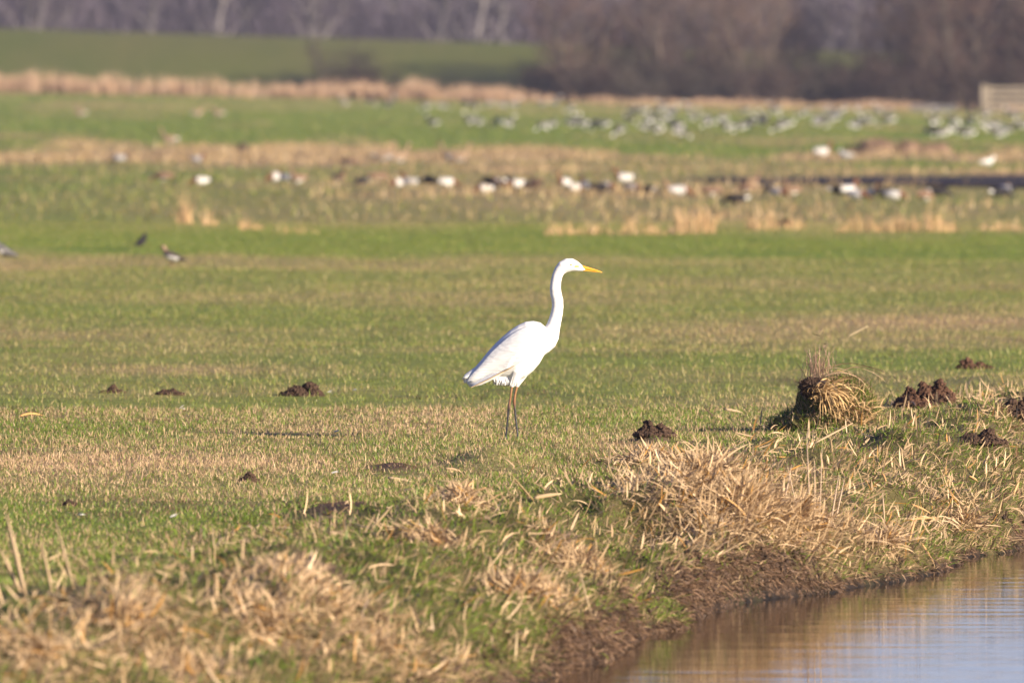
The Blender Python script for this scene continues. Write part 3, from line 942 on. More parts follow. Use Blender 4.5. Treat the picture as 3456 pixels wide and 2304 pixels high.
# ducks: 0 chestnut, 1 pale grey, 2 white, 3 black, 4 brown
db = [(-.27, .135, .01, .025), (-.2, .13, .04, .05), (-.1, .115, .075, .085), (0, .11, .088, .095), (.09, .115, .08, .085), (.15, .13, .055, .06), (.19, .14, .02, .02)]
def drake_fn(hx):
    def f(x, y, z):
        if x > hx: return 0
        if x > .11: return 0
        if x < -.19: return 3
        if z < .13 and z > .02: return 2
        return 1 if z > .03 else 3
    return f
nk_up = [(.11, .14, .05), (.15, .2, .036), (.165, .25, .036), (.175, .28, .042), (.21, .278, .034), (.25, .262, .014)]
nk_dn = [(.11, .13, .05), (.18, .11, .036), (.22, .075, .034), (.25, .05, .038), (.275, .03, .028), (.30, .012, .012)]
lg = [(0, -.035, .06, .008), (.01, .035, .06, .008)]
dm = [F_CHEST, F_PALE, F_WHITE, F_BLACK, F_BROWN]
D_UP = bird_mesh('drake_up', .46, .3, db, nk_up, lg, dm, lambda x, y, z: 0 if (z > .19 and x > .1) or x > .12 else drake_fn(.3)(x, y, z), .012)
D_DN = bird_mesh('drake_down', .46, .3, db, nk_dn, lg, dm, drake_fn(.15), .012)
H_UP = bird_mesh('hen_up', .46, .3, db, nk_up, lg, dm, lambda x, y, z: 2 if (z < .075 and abs(x) < .12) else 4, .012)
H_DN = bird_mesh('hen_down', .46, .3, db, nk_dn, lg, dm, lambda x, y, z: 2 if (z < .06 and abs(x) < .12) else 4, .012)
K_UP = bird_mesh('dark_duck', .46, .3, db, nk_dn, lg, dm, lambda x, y, z: 2 if (-.24 < x < -.16 and z < .15) else 3, .012)
GULL = bird_mesh('gull', .42, .35, [(-.24, .20, .01, .03), (-.15, .20, .04, .05), (-.04, .195, .075, .075), (.06, .205, .075, .07), (.13, .22, .04, .04)], [(.09, .23, .05), (.13, .28, .038), (.15, .31, .042), (.19, .305, .028), (.23, .295, .012)], [(0, -.03, .14, .008), (.01, .03, .14, .008)], [F_WHITE, F_BUFF], lambda x, y, z: 1 if z < .11 else 0, .012)

def place_bird(name, me, px, py, yaw, label, cat, group, sc=1.0, at_z=True):
    x, y, z = at(px, py)
    o = link(name, me)
    o.location = (x, y, z - .005)
    o.rotation_euler = (0, 0, yaw)
    o.scale = (sc,) * 3
    tag(o, label, cat, group)
    return o

rb = random.Random(5)
def facing():
    return rb.choice([0, math.pi]) + rb.uniform(-1.1, 1.1)
GG = 'black and white geese of the far flock'
far2 = [(125, 680), (290, 670), (415, 690), (665, 700), (770, 700), (920, 680), (965, 690), (1080, 680), (1170, 690), (1250, 690), (1425, 680), (1515, 680), (1620, 715),
        (705, 825), (950, 810), (1010, 815), (1135, 820), (1210, 830), (1440, 840), (1500, 830), (1630, 830), (1690, 830), (1790, 830), (1830, 840), (1940, 880), (2000, 790), (2030, 730), (2140, 800), (2190, 740), (2230, 790), (2190, 870), (2110, 850), (2310, 840)]
far3 = [(20, 760), (50, 850), (75, 890), (130, 720), (260, 820), (385, 850), (480, 850), (510, 730), (620, 800), (735, 850), (780, 830), (700, 730), (920, 730), (1045, 730), (1110, 740), (1075, 790), (1000, 800), (1235, 845), (1455, 740), (1390, 740), (1455, 805), (1720, 880), (1800, 900), (1880, 810), (1975, 815), (1880, 870), (1975, 900), (2100, 760), (2090, 840), (2160, 840), (2180, 900), (2250, 870), (2340, 840), (2000, 740)]
far = [(1100 + a / 1.96, b / 1.96 + 16) for a, b in far2] + [(2256 + a / 1.96, b / 1.96 + 16) for a, b in far3]
for _ in range(26):
    far.append((rb.uniform(2130, 2980) if rb.random() < .8 else rb.uniform(3080, 3450), rb.uniform(378, 448)))
for px, py in far:
    up = rb.random() < .45
    place_bird('goose', G_UP if up else G_DN, px, py, facing(),
               'black and white goose standing head up in the far flock' if up else 'black and white goose grazing head down in the far flock', 'goose', GG, rb.uniform(.68, .85))
NG = 'grey geese walking on the far meadow'
for px, py, yw in [(1294, 560, 0), (1345, 566, .3), (1520, 560, 2.8), (1548, 566, 0), (571, 498, 3.0), (667, 402, .2), (735, 404, 3), (270, 402, 3)]:
    lab = 'buff grey goose with upright neck on the straw coloured strip' if py > 480 else 'buff grey goose with upright neck on the far green meadow'
    place_bird('grey_goose', G_GREY, px, py, yw, lab, 'goose', NG, .72)
DG = 'ducks resting in a loose row across the meadow'
KL = {'d': ('duck', D_UP, 'pale flanked duck with chestnut head raised in the duck row'), 'D': ('duck', D_DN, 'pale flanked duck grazing with chestnut head low in the duck row'),
      'h': ('duck', H_UP, 'brown duck with head raised in the duck row'), 'H': ('duck', H_DN, 'brown duck grazing head down in the duck row'), 'k': ('duck', K_UP, 'blackish duck grazing head down in the duck row')}
row = [(678, 626, 'D'), (551, 612, 'H'), (403, 548, 'D'), (415, 546, 'd'), (929, 614, 'D'), (964, 617, 'd'), (1007, 619, 'h'), (1143, 618, 'h'), (1222, 627, 'k'), (1276, 612, 'H'), (1345, 632, 'D'), (1386, 632, 'd'), (1449, 624, 'k'), (1508, 633, 'D'),
       (1636, 653, 'D'), (1656, 630, 'k'), (1687, 640, 'h'), (1717, 628, 'k'), (1745, 635, 'D'), (1789, 646, 'H'), (1809, 630, 'h'), (1903, 634, 'd'), (1937, 651, 'D'), (1977, 643, 'd'), (2018, 652, 'k'), (2046, 648, 'D'), (2105, 619, 'd'), (2136, 650, 'D'), (2187, 657, 'k'), (2265, 652, 'h'), (2290, 662, 'D'),
       (2401, 660, 'H'), (2486, 690, 'k'), (2521, 650, 'H'), (2540, 632, 'h'), (2582, 648, 'k'), (2628, 668, 'D'), (2674, 660, 'h'), (2832, 660, 'k'), (2862, 660, 'd'), (2891, 674, 'D'), (2947, 666, 'd'), (2983, 668, 'k'), (3019, 676, 'D'), (3121, 678, 'H'), (3167, 664, 'k'), (3373, 668, 'k'), (3395, 662, 'D'), (668, 552, 'd'), (1176, 560, 'H')]
for px, py, kk in row:
    nm, me_, lab = KL[kk]
    place_bird(nm, me_, px, py, facing(), lab, 'duck', DG, rb.uniform(.68, .84))
place_bird('gull', GULL, 2855, 552, 2.6, 'bright white gull beside the dark earth mound on the meadow', 'gull', None, .8)
place_bird('gull', GULL, 3333, 574, .4, 'white gull standing alone beyond the dark flood strip', 'gull', None, .75)
place_bird('duck', D_UP, 2774, 528, .3, 'pale duck near the white gull by the earth mound', 'duck', None, 1.0)

# small birds on the near meadow
M_BEAK = plain('dark_beak', (.04, .035, .03), .5, .1, 20)
x, y, z = at(582, 903)
lap = empty('lapwing', (x, y, z - .005), math.pi - .25)
bm = bmesh.new()
loft(bm, [((a, 0, b), (0, ry, 0), (0, 0, rz)) for a, b, rz, ry in [(-.15, .075, .006, .018), (-.09, .09, .022, .03), (-.03, .105, .042, .045), (.03, .125, .05, .05), (.075, .15, .036, .038), (.095, .165, .015, .015)]], 14)
tube(bm, [(.06, 0, .15, .03), (.082, 0, .185, .024), (.095, 0, .205, .027), (.112, 0, .205, .018), (.12, 0, .204, .008)], 10, .9)
for ly in (-.018, .018):
    tube(bm, [(.01, ly, .1, .008), (.008, ly, .05, .0045), (.012, ly, .006, .0045), (.03, ly, .005, .005)], 8)
me = remesh(bm, .0055, 1, 'body')
face_mats(me, [F_DARK, F_WHITE, F_BUFF, F_CHEST], lambda a, b, c: 3 if c < .07 and abs(a - .01) < .03 else (2 if c > .168 and a > .05 else (0 if c > .118 + .35 * a * .6 and a < .06 or (a > .05 and .135 < c <= .168) or a < -.07 else 1)))
link('body', me, (), lap)
bm = bmesh.new(); tube(bm, [(.117, 0, .204, .006), (.128, 0, .202, .004), (.14, 0, .199, .001)], 8)
me = bpy.data.meshes.new('beak'); bm.to_mesh(me); bm.free(); link('beak', me, M_BEAK, lap)
tag(lap, 'small brown backed wader with white belly walking on the green meadow', 'bird')

def small_dark(px, py, yaw, label, mats, fn, sc):
    x, y, z = at(px, py)
    root = empty('meadow_bird', (x, y, z - .004), yaw, sc)
    bm = bmesh.new()
    loft(bm, [((a, 0, b), (0, ry, 0), (0, 0, rz)) for a, b, rz, ry in [(-.12, .05, .006, .015), (-.07, .065, .022, .025), (-.02, .085, .042, .042), (.03, .105, .042, .042), (.06, .125, .025, .026)]], 14)
    tube(bm, [(.035, 0, .12, .03), (.055, 0, .15, .022), (.07, 0, .165, .023), (.085, 0, .163, .014)], 10)
    for ly in (-.016, .016):
        tube(bm, [(.0, ly, .08, .008), (-.004, ly, .04, .004), (.0, ly, .005, .004), (.022, ly, .004, .0045)], 8)
    me = remesh(bm, .006, 1, 'body'); face_mats(me, mats, fn); link('body', me, (), root)
    bm = bmesh.new(); tube(bm, [(.08, 0, .163, .006), (.097, 0, .16, .004), (.112, 0, .157, .001)], 8)
    me = bpy.data.meshes.new('beak'); bm.to_mesh(me); bm.free(); link('beak', me, M_BEAK, root)
    tag(root, label, 'bird')
small_dark(477, 843, 1.0, 'small plump black bird standing on the green meadow', [F_BLACK, F_DARK], lambda a, b, c: 1 if c < .05 else 0, 1.0)
small_dark(8, 884, 3.3, 'small grey bird with white front on the green meadow', [F_GREY, F_WHITE], lambda a, b, c: 1 if (c < .09 and a > 0) else 0, 1.35)

# ------------------------------------------------------------------ the egret
def plumage(name, c, strength):
    m, nt, p = new_mat(name)
    tc = nt.nodes.new('ShaderNodeTexCoord'); mp = nt.nodes.new('ShaderNodeMapping')
    mp.inputs['Rotation'].default_value = (0, R(-40), 0)
    mp.inputs['Scale'].default_value = (14, 60, 110)
    nt.links.new(tc.outputs['Object'], mp.inputs['Vector'])
    c = np.array(c)
    n, r = noise_ramp(nt, 1.0, c * .90, np.minimum(c * 1.06, .9), .3, .7, 3, mp.outputs[0])
    nt.links.new(r.outputs[0], p.inputs['Base Color'])
    p.inputs['Roughness'].default_value = .7
    p.inputs['Specular IOR Level'].default_value = .15
    b = nt.nodes.new('ShaderNodeBump'); b.inputs['Strength'].default_value = strength; b.inputs['Distance'].default_value = .004
    nt.links.new(n.outputs['Fac'], b.inputs['Height']); nt.links.new(b.outputs[0], p.inputs['Normal'])
    return m
E_WHITE = plumage('egret_plumage', (.77, .755, .74), .35)
ES = 1 / (2.34 * 635)
def E(X, Y): return ((X - 526.5) * ES, (1525 - Y) * ES)      # tracing unit -> metres, x forward, z up from the ground

def egret_legs_mat():
    m, nt, p = new_mat('egret_legs')
    tc = nt.nodes.new('ShaderNodeTexCoord'); sp = nt.nodes.new('ShaderNodeSeparateXYZ')
    nt.links.new(tc.outputs['Object'], sp.inputs[0])
    n = nt.nodes.new('ShaderNodeTexNoise'); n.inputs['Scale'].default_value = 60
    nt.links.new(tc.outputs['Object'], n.inputs['Vector'])
    ad = nt.nodes.new('ShaderNodeMath'); ad.operation = 'MULTIPLY_ADD'; ad.inputs[1].default_value = .03
    nt.links.new(n.outputs['Fac'], ad.inputs[0]); nt.links.new(sp.outputs['Z'], ad.inputs[2])
    r = nt.nodes.new('ShaderNodeValToRGB')
    e = r.color_ramp.elements
    e[0].position, e[0].color = .175, (.022, .021, .026, 1)
    e[1].position, e[1].color = .215, (.20, .09, .045, 1)
    q = e.new(.25); q.color = (.24, .115, .045, 1)
    q = e.new(.31); q.color = (.30, .165, .085, 1)
    nt.links.new(ad.outputs[0], r.inputs[0]); nt.links.new(r.outputs[0], p.inputs['Base Color'])
    p.inputs['Roughness'].default_value = .35
    return m
E_LEG = egret_legs_mat()

ex_, ey_, ez_ = at(1725, 1483)
egret = empty('egret', (ex_, ey_, float(hz(ex_, ey_)) - .004), 0)
tag(egret, 'tall white egret with orange bill standing in short grass above the ditch', 'egret')
bm = bmesh.new()
TOR = [(815, 665, 832, 800, .035), (790, 622, 815, 825, .058), (755, 594, 790, 850, .074), (700, 582, 752, 918, .084), (640, 588, 700, 980, .088), (580, 615, 638, 1030, .084),
       (520, 655, 578, 1052, .078), (460, 705, 505, 1040, .066), (400, 762, 430, 1028, .055), (340, 828, 372, 1030, .045), (290, 893, 305, 1040, .037), (240, 948, 242, 1060, .030), (195, 978, 192, 1080, .022), (152, 1012, 158, 1075, .010)]
secs = []
for x0, y0, x1, y1, hw in TOR:
    a, b = E(x0, y0), E(x1, y1)
    c = ((a[0] + b[0]) / 2, 0, (a[1] + b[1]) / 2)
    secs.append((c, (0, hw, 0), ((a[0] - b[0]) / 2, 0, (a[1] - b[1]) / 2)))
loft(bm, secs, 28)
NECK = [(770, 780, 70), (812, 730, 74), (845, 670, 66), (862, 620, 55), (876, 570, 50), (888, 520, 47), (895, 470, 45.5), (893, 420, 45.5), (881, 370, 45), (876, 320, 43.5), (881, 270, 41.5), (891, 225, 41), (908, 188, 44), (936, 158, 52), (972, 142, 55), (1005, 140, 52), (1035, 149, 43), (1062, 160, 33), (1090, 170, 22), (1112, 178, 12)]
tube(bm, [(E(X, Y)[0], 0, E(X, Y)[1], r_ * ES) for X, Y, r_ in NECK], 20, .82)
# front crop bulge
tube(bm, [(E(X, Y)[0], 0, E(X, Y)[1], r_ * ES) for X, Y, r_ in [(862, 640, 50), (850, 700, 58), (822, 745, 66), (785, 785, 60), (750, 820, 50)]], 18, .9)
tube(bm, [(E(X, Y)[0], 0, E(X, Y)[1], r_ * ES) for X, Y, r_ in [(400, 1030, 16), (425, 1052, 36), (475, 1058, 42), (525, 1056, 44), (570, 1040, 45)]], 14, 1.2)
for yy, pts in ((-.026, [(575, 985, 60), (548, 1050, 36), (536, 1090, 19), (530, 1112, 10.5), (521, 1190, 9), (513, 1240, 11), (509, 1265, 12.5), (505, 1300, 9.2), (497, 1390, 8.2), (488, 1480, 8.6), (485, 1512, 9)]),
                (.03, [(610, 985, 60), (588, 1050, 36), (576, 1090, 18), (570, 1112, 11), (558, 1165, 10.5), (551, 1212, 13), (553, 1250, 10.5), (560, 1330, 8.8), (570, 1420, 8.4), (578, 1490, 8.8), (580, 1512, 9)])):
    tube(bm, [(E(X, Y)[0], yy, E(X, Y)[1], r_ * ES) for X, Y, r_ in pts], 12)
    fx, fz = E(pts[-1][0], 1516)
    for ang, Lt in ((0.0, .085), (.5, .075), (-.5, .075), (3.14, .05)):
        tube(bm, [(fx, yy, fz, .0062), (fx + math.cos(ang) * Lt * .5, yy + math.sin(ang) * Lt * .5, .006, .0052), (fx + math.cos(ang) * Lt, yy + math.sin(ang) * Lt, .005, .0042)], 8)
me = remesh(bm, .0034, 3, 'body')
ZL = E(0, 1104)[1]
face_mats(me, [E_WHITE, E_LEG], lambda a, b, c: 1 if c < ZL else 0)
link('body', me, (), egret)

def surf(name, grid, mats, parent, solid=.002):
    """a sheet of points (rows of Vectors) with a little thickness"""
    nr, nc = len(grid), len(grid[0])
    V = np.array([tuple(p) for row in grid for p in row])
    i = np.arange(nr * nc).reshape(nr, nc)
    Q = np.stack([i[:-1, :-1], i[:-1, 1:], i[1:, 1:], i[1:, :-1]], -1).reshape(-1, 4)
    me = np_mesh(name, V, Q.ravel(), np.arange(len(Q)) * 4)
    o = link(name, me, mats, parent)
    md = o.modifiers.new('s', 'SOLIDIFY'); md.thickness = solid; md.offset = 0
    return o

TX = [(t[0] + t[2]) / 2 for t in TOR][::-1]
TW = [t[4] for t in TOR][::-1]
def torso_y(X, Y):
    """half width of the trunk at a tracing point"""
    x_top = np.interp(X, [t[0] for t in TOR][::-1], [t[1] for t in TOR][::-1])
    x_bot = np.interp(X, [t[2] for t in TOR][::-1], [t[3] for t in TOR][::-1])
    v = (Y - (x_top + x_bot) / 2) / max(10, (x_bot - x_top) / 2)
    return float(np.interp(X, TX, TW)) * math.sqrt(max(.02, 1 - min(.98, v * v)))

E_WING = plumage('egret_wing', (.73, .72, .715), .8)
E_SHAFT = feather('egret_feather_edge', (.62, .46, .28), .15, 40, .6)
top = [(715, 640), (660, 618), (600, 640), (530, 680), (465, 735), (400, 795), (345, 850), (295, 915), (245, 968), (205, 1010), (172, 1060)]
low = [(725, 740), (700, 800), (665, 850), (625, 890), (575, 925), (500, 960), (425, 997), (355, 1030), (290, 1062), (240, 1088), (196, 1110)]
def wing(side):
    rows = []
    for (tx, ty), (lx, ly) in zip(top, low):
        r_ = []
        for k in range(9):
            f = k / 8
            X, Y = tx + (lx - tx) * f, ty + (ly - ty) * f
            yy = torso_y(X, Y) + .007 + .008 * math.sin(f * math.pi * .8)
            yy = max(yy, .016 + .03 * sst(180, 420, X))
            x, z = E(X, Y)
            r_.append(Vector((x, side * yy, z)))
        rows.append(r_)
    w = surf('wing', rows, E_WING, egret, .003)
    w.modifiers.new('sub', 'SUBSURF').levels = 1
    w.modifiers['sub'].render_levels = 1
    # long flight feathers laid over each other, narrow edges towards the belly
    for j in range(7):
        f0 = j / 6
        X0, Y0 = 560 - 60 * f0 + 10, 928 + 26 * f0 - 78 * (1 - f0)
        X1, Y1 = 176 + 40 * f0, 1075 + 26 * f0
        g = []
        for k in range(9):
            t = k / 8
            X, Y = X0 + (X1 - X0) * t, Y0 + (Y1 - Y0) * t + 10 * math.sin(t * 3.14)
            hw = (15 * math.sin(min(1, t * 2.2 + .15) * 1.57)) * (1 - .75 * max(0, t - .8) / .2)
            yy = max(torso_y(X, Y) + .012, .02 + .03 * float(sst(180, 420, X))) + .0015 * j + .003
            x, z = E(X, Y - hw); x2, z2 = E(X + hw * .2, Y + hw)
            g.append([Vector((x, side * yy, z)), Vector(((x + x2) / 2, side * (yy + .0018), (z + z2) / 2)), Vector((x2, side * yy, z2))])
        surf('flight_feather', g, E_WING, w, .0012)
    # tan leading edge
    bm = bmesh.new()
    pts = []
    for k in range(9):
        t = k / 8
        X, Y = 552 + (212 - 552) * t, 934 + (1106 - 934) * t + 5 * math.sin(t * 3.14)
        x, z = E(X, Y)
        yy = max(torso_y(X, Y) + .030, .040 + .03 * float(sst(180, 420, X))) + .004
        pts.append((x, side * yy, z, (6.5 - 3.0 * t) * ES if k else 2 * ES))
    tube(bm, pts, 8)
    me = bpy.data.meshes.new('feather_edge'); bm.to_mesh(me); bm.free()
    link('feather_edge', me, E_SHAFT, w)
wing(-1); wing(1)

# tail feathers and loose belly plumes
for j in range(6):
    g = []
    for k in range(6):
        t = k / 5
        X, Y = 300 - 160 * t + 3 * j, 985 + 52 * t + 7 * j * t
        hw = 12 * (1 - .5 * max(0, t - .7) / .3)
        x, z = E(X, Y - hw); x2, z2 = E(X, Y + hw)
        yy = -.022 + .009 * j
        g.append([Vector((x, yy, z)), Vector((x2, yy + .002, z2))])
    surf('tail_feather', g, E_WHITE, egret, .0012)
n = 500
px_ = rng.uniform(385, 592, n)
top_ = np.interp(px_, [380, 430, 520, 600], [1030, 1025, 1030, 1010]) + rng.uniform(-30, 20, n)
top_ = top_ + 22
end_ = np.interp(px_, [385, 400, 520, 545, 595], [1068, 1090, 1096, 1104, 1096]) + rng.uniform(-10, 4, n)
pos = np.stack([(px_ - 526.5) * ES, rng.normal(0, .022, n), (1525 - top_) * ES], 1)
A = ribbon_arrays(pos, rng.choice([math.pi, 0], n, p=[.75, .25]), np.maximum(.012, (end_ - top_) * ES), rng.uniform(.003, .007, n), math.pi - rng.uniform(.0, .35, n), rng.uniform(-.1, .1, n), 3, np.tile([.82, .80, .77], (n, 1)), twist=rng.normal(1.57, .4, n))
link('belly_plumes', np_mesh('belly_plumes', A[0], A[1], A[2], A[3]), E_WHITE, egret)['kind'] = 'stuff'

# bill, lores, eyes
M_BILL = plain('orange_bill', (.80, .34, .035), .35, .12, 40, .4)
M_BILL2 = plain('yellow_bill', (.82, .40, .05), .35, .12, 40, .4)
M_LORE = plain('yellow_lore', (.72, .60, .18), .5, .1, 40)
M_EYE = plain('yellow_eye', (.75, .58, .10), .15, .05, 40, .6)
M_PUPIL = plain('pupil', (.01, .01, .01), .1, .05, 40, .6)
def bill(name, pts, mat):
    bm = bmesh.new()
    secs = []
    for Xt, Yt, Xb, Yb, hw in pts:
        a, b = E(Xt, Yt), E(Xb, Yb)
        secs.append((((a[0] + b[0]) / 2, 0, (a[1] + b[1]) / 2), (0, hw, 0), ((a[0] - b[0]) / 2, 0, (a[1] - b[1]) / 2)))
    loft(bm, secs, 14)
    bmesh.ops.recalc_face_normals(bm, faces=bm.faces)
    me = bpy.data.meshes.new(name); bm.to_mesh(me); bm.free()
    o = link(name, me, mat, egret)
    me.polygons.foreach_set('use_smooth', np.ones(len(me.polygons), bool))
    return o
bill('upper_bill', [(1040, 138, 1036, 162, .010), (1075, 139, 1075, 172, .0105), (1120, 151, 1118, 178, .0085), (1180, 170, 1178, 188, .006), (1225, 186, 1224, 196, .0035), (1248, 195.5, 1248, 199, .0012)], M_BILL)
bill('lower_bill', [(1050, 165, 1048, 178, .0095), (1090, 173, 1090, 187, .0088), (1120, 178.5, 1118, 190, .0075), (1180, 188.5, 1178, 195, .005), (1225, 196.3, 1224, 199, .003), (1244, 199.2, 1244, 200.5, .001)], M_BILL2)
for sd in (-1, 1):
    def ball(name, X, Y, y, rx, ry, rz, mat, parent):
        bm = bmesh.new()
        bmesh.ops.create_uvsphere(bm, u_segments=16, v_segments=10, radius=1)
        x, z = E(X, Y)
        for v in bm.verts:
            v.co = Vector((x + v.co.x * rx, y + v.co.y * ry, z + v.co.z * rz))
        me = bpy.data.meshes.new(name); bm.to_mesh(me); bm.free()
        me.polygons.foreach_set('use_smooth', np.ones(len(me.polygons), bool))
        return link(name, me, mat, parent)
    ball('lore', 1040, 150, sd * .0195, .022, .0062, .0062, M_LORE, egret)
    eo = ball('eye', 1001, 138, sd * .0270, .0062, .0042, .0058, M_EYE, egret)
    ball('pupil', 1000.5, 138, sd * .0304, .0026, .0012, .0026, M_PUPIL, eo)

# ------------------------------------------------------------------ molehills and clods
def octa_mesh(P, S):
    n = len(P)
    O = np.array([[1, 0, 0], [-1, 0, 0], [0, 1, 0], [0, -1, 0], [0, 0, 1], [0, 0, -1]], float)
    V = P[:, None] + O[None] * S[:, None, None] * rng.uniform(.6, 1.5, (n, 6, 1)) + rng.normal(0, .25, (n, 6, 3)) * S[:, None, None]
    T = np.array([0, 2, 4, 2, 1, 4, 1, 3, 4, 3, 0, 4, 2, 0, 5, 1, 2, 5, 3, 1, 5, 0, 3, 5])
    return np_mesh('crumbs', V.reshape(-1, 3), (np.arange(n)[:, None] * 6 + T[None]).ravel(), np.arange(n * 8) * 3, smooth=False)

def crumb_heap(name, px, py, wpx, hpx, label, cat, seed, lumps=None, group=None, mat=None):
    x, y, z = at(px, py)
    m = pxm(y); w, h = wpx * m, hpx * m
    r_ = random.Random(seed)
    root = empty(name, (x, y, z - .012), 0)
    peaks = []                                   # many small overlapping lumps under each hump
    for ox, f in (lumps or [(0, 1.0)]):
        wide = .5 if lumps is None else .3
        for j in range(9):
            q = r_.random() ** .7
            a = r_.uniform(0, 6.28)
            peaks.append((ox * w + math.cos(a) * q * wide * w * .8, math.sin(a) * q * wide * w * .7, h * f * (1 - q * .6) * r_.uniform(.95, 1.4), w * wide * r_.uniform(.45, .75)))
    bm = bmesh.new()
    for (ox, oy, hh, ww) in peaks:
        g = bmesh.ops.create_icosphere(bm, subdivisions=2, radius=1)
        for v in g['verts']:
            d = v.co.normalized()
            k = 1 + .45 * (fbm(np.array([d.x * 3 + seed + ox * 9]), np.array([d.y * 3 + d.z * 4]), seed)[0] - .5) + .22 * (r_.random() - .5)
            v.co = Vector((ox + d.x * ww * k, oy + d.y * ww * k, d.z * hh * k * .95 - .01))
    me = bpy.data.meshes.new('heap'); bm.to_mesh(me); bm.free()
    link('heap', me, mat or M_SOIL, root)
    P_, S_ = [], []
    for _ in range(int(420 + wpx * 3)):
        a, rr = r_.uniform(0, 6.28), r_.random() ** .6
        ox = math.cos(a) * rr * w * .68; oy = math.sin(a) * rr * w * .55
        hh = .01
        for (lx, ly, ph, ww) in peaks:
            q = 1 - ((ox - lx) / ww) ** 2 - ((oy - ly) / ww) ** 2
            if q > 0: hh = max(hh, ph * math.sqrt(q) * .95)
        s_ = r_.uniform(.003, .011) * (1 + wpx / 260)
        P_.append((ox, oy, hh + s_ * .2)); S_.append(s_)
    me = octa_mesh(np.array(P_), np.array(S_))
    c = link('crumbs', me, mat or M_SOIL, root); c['kind'] = 'stuff'
    tag(root, label, cat, group)
    return root
crumb_heap('molehill', 1018, 1334, 112, 46, 'largest crumbly brown molehill with two humps in the short grass', 'molehill', 3, [(-.2, .72), (.2, 1.0), (-.02, .6)])
crumb_heap('molehill', 572, 1334, 72, 22, 'low flat molehill with two small humps between two other molehills', 'molehill', 4, [(-.22, .7), (.18, 1.0)])
crumb_heap('molehill', 380, 1326, 60, 26, 'small pointed molehill with a side crumb of soil', 'molehill', 5, [(0, 1.0), (.45, .35)])
crumb_heap('molehill', 842, 1628, 46, 30, 'small dark molehill among straw grass near the ditch bank', 'molehill', 6)
crumb_heap('molehill', 232, 1712, 34, 18, 'tiny dark crumb heap in the mown grass', 'molehill', 8)
M_SOIL2 = plain('reddish_peat', (.085, .045, .030), .95, .4, 40, .1, .5)
crumb_heap('soil_clod', 3120, 1368, 150, 80, 'reddish lump of dug peat beside the big tussock', 'soil clod', 9, [(-.3, .6), (.0, .75), (.35, .9)], mat=M_SOIL2)
crumb_heap('soil_clod', 2208, 1472, 100, 70, 'dark brown clod of dug earth on the bank top', 'soil clod', 10, [(-.2, .6), (.22, .5), (0, .45)])
crumb_heap('soil_clod', 3290, 1245, 90, 40, 'flat dark clod farthest along the dug bank', 'soil clod', 11, [(-.3, .9), (.25, .5)], mat=M_SOIL2)
crumb_heap('soil_clod', 3430, 1400, 110, 60, 'dark peat lump with straw around it between two flatter clods', 'soil clod', 12, [(-.1, .9), (.3, 1.0)])
crumb_heap('soil_clod', 3310, 1500, 130, 40, 'low crumbly brown clod in the bank grass', 'soil clod', 13, [(-.25, .8), (.2, 1.0)])
crumb_heap('earth_mound', 3060, 520, 330, 50, 'long low brown earth mound behind the flood strip', 'mound', 14, [(-.3, 1.0), (0, .8), (.3, .6)], mat=plain('mound_earth', (.20, .13, .085), .95, .3, 3))
crumb_heap('soil_clod', 2645, 762, 46, 34, 'dark clod standing in the sparse straw tuft', 'soil clod', 15)
crumb_heap('soil_clod', 816, 514, 46, 30, 'black clod by the straw strip of the far meadow', 'soil clod', 16, mat=F_DARK)

# ------------------------------------------------------------------ the big tussock
tx, ty, tz = at(2790, 1445)
tus = empty('grass_tussock', (tx, ty, tz))
tag(tus, 'big upturned grass tussock with dark roots and a curl of golden leaves', 'tussock')
m = pxm(ty)
def tp(px, py, dy=0.0):            # a point of the tussock from its outline in the picture, at its own depth
    return Vector(((px - 2790) * m, dy, (1445 - py) * m))
def lump(name, px, py, rx, rz, ry, dy, seed, mat, parent):
    bm = bmesh.new()
    g = bmesh.ops.create_icosphere(bm, subdivisions=4, radius=1)
    c = tp(px, py, dy)
    for v in g['verts']:
        d = v.co.normalized()
        a = np.array([d.x * 3 + seed]); b = np.array([d.y * 3 + d.z * 4])
        k = 1 + .5 * (fbm(a, b, seed)[0] - .5) + .35 * (fbm(a * 4, b * 4, seed + 5)[0] - .5)
        v.co = c + Vector((d.x * rx * m * k, d.y * ry * k, d.z * rz * m * k))
    me = bpy.data.meshes.new(name); bm.to_mesh(me); bm.free()
    return link(name, me, mat, parent)
M_ROOT = plain('dark_roots', (.05, .030, .021), .95, .5, 70, .1, .6)
M_SOD = plain('sod', (.105, .095, .036), .95, .4, 50, .1, .5)
lump('root_ball', 2745, 1305, 52, 34, .09, -.08, 31, M_ROOT, tus)
lump('sod', 2828, 1405, 140, 128, .2, .05, 33, M_SOD, tus)
lump('sod', 2800, 1445, 190, 62, .3, .06, 35, M_SOD, tus)
def blades_between(name, n, starts, heads, L, wd, lean, curve, col, mat, parent, nseg=4, hook=1.0):
    A = ribbon_arrays(np.array([tuple(p) for p in starts]), np.array(heads), np.array(L), np.array(wd), np.array(lean), np.array(curve), nseg, np.array(col), hook=hook)
    return link(name, np_mesh(name, A[0], A[1], A[2], A[3]), mat, parent)
n = 700
st = [tp(2745 + 56 * math.cos(a) * q, 1305 - 38 * math.sin(a) * q, -.08 - .09 * math.sqrt(max(0, 1 - q * q))) for a, q in zip(rng.uniform(0, 6.28, n), rng.random(n) ** .5)]
blades_between('rootlets', n, st, rng.uniform(0, 6.28, n), rng.uniform(.015, .05, n), rng.uniform(.002, .005, n), rng.uniform(.3, 2.4, n), rng.uniform(-1, 1, n),
               np.array([.12, .075, .05]) * rng.uniform(.3, 1.8, n)[:, None], M_DRY, tus, 2)
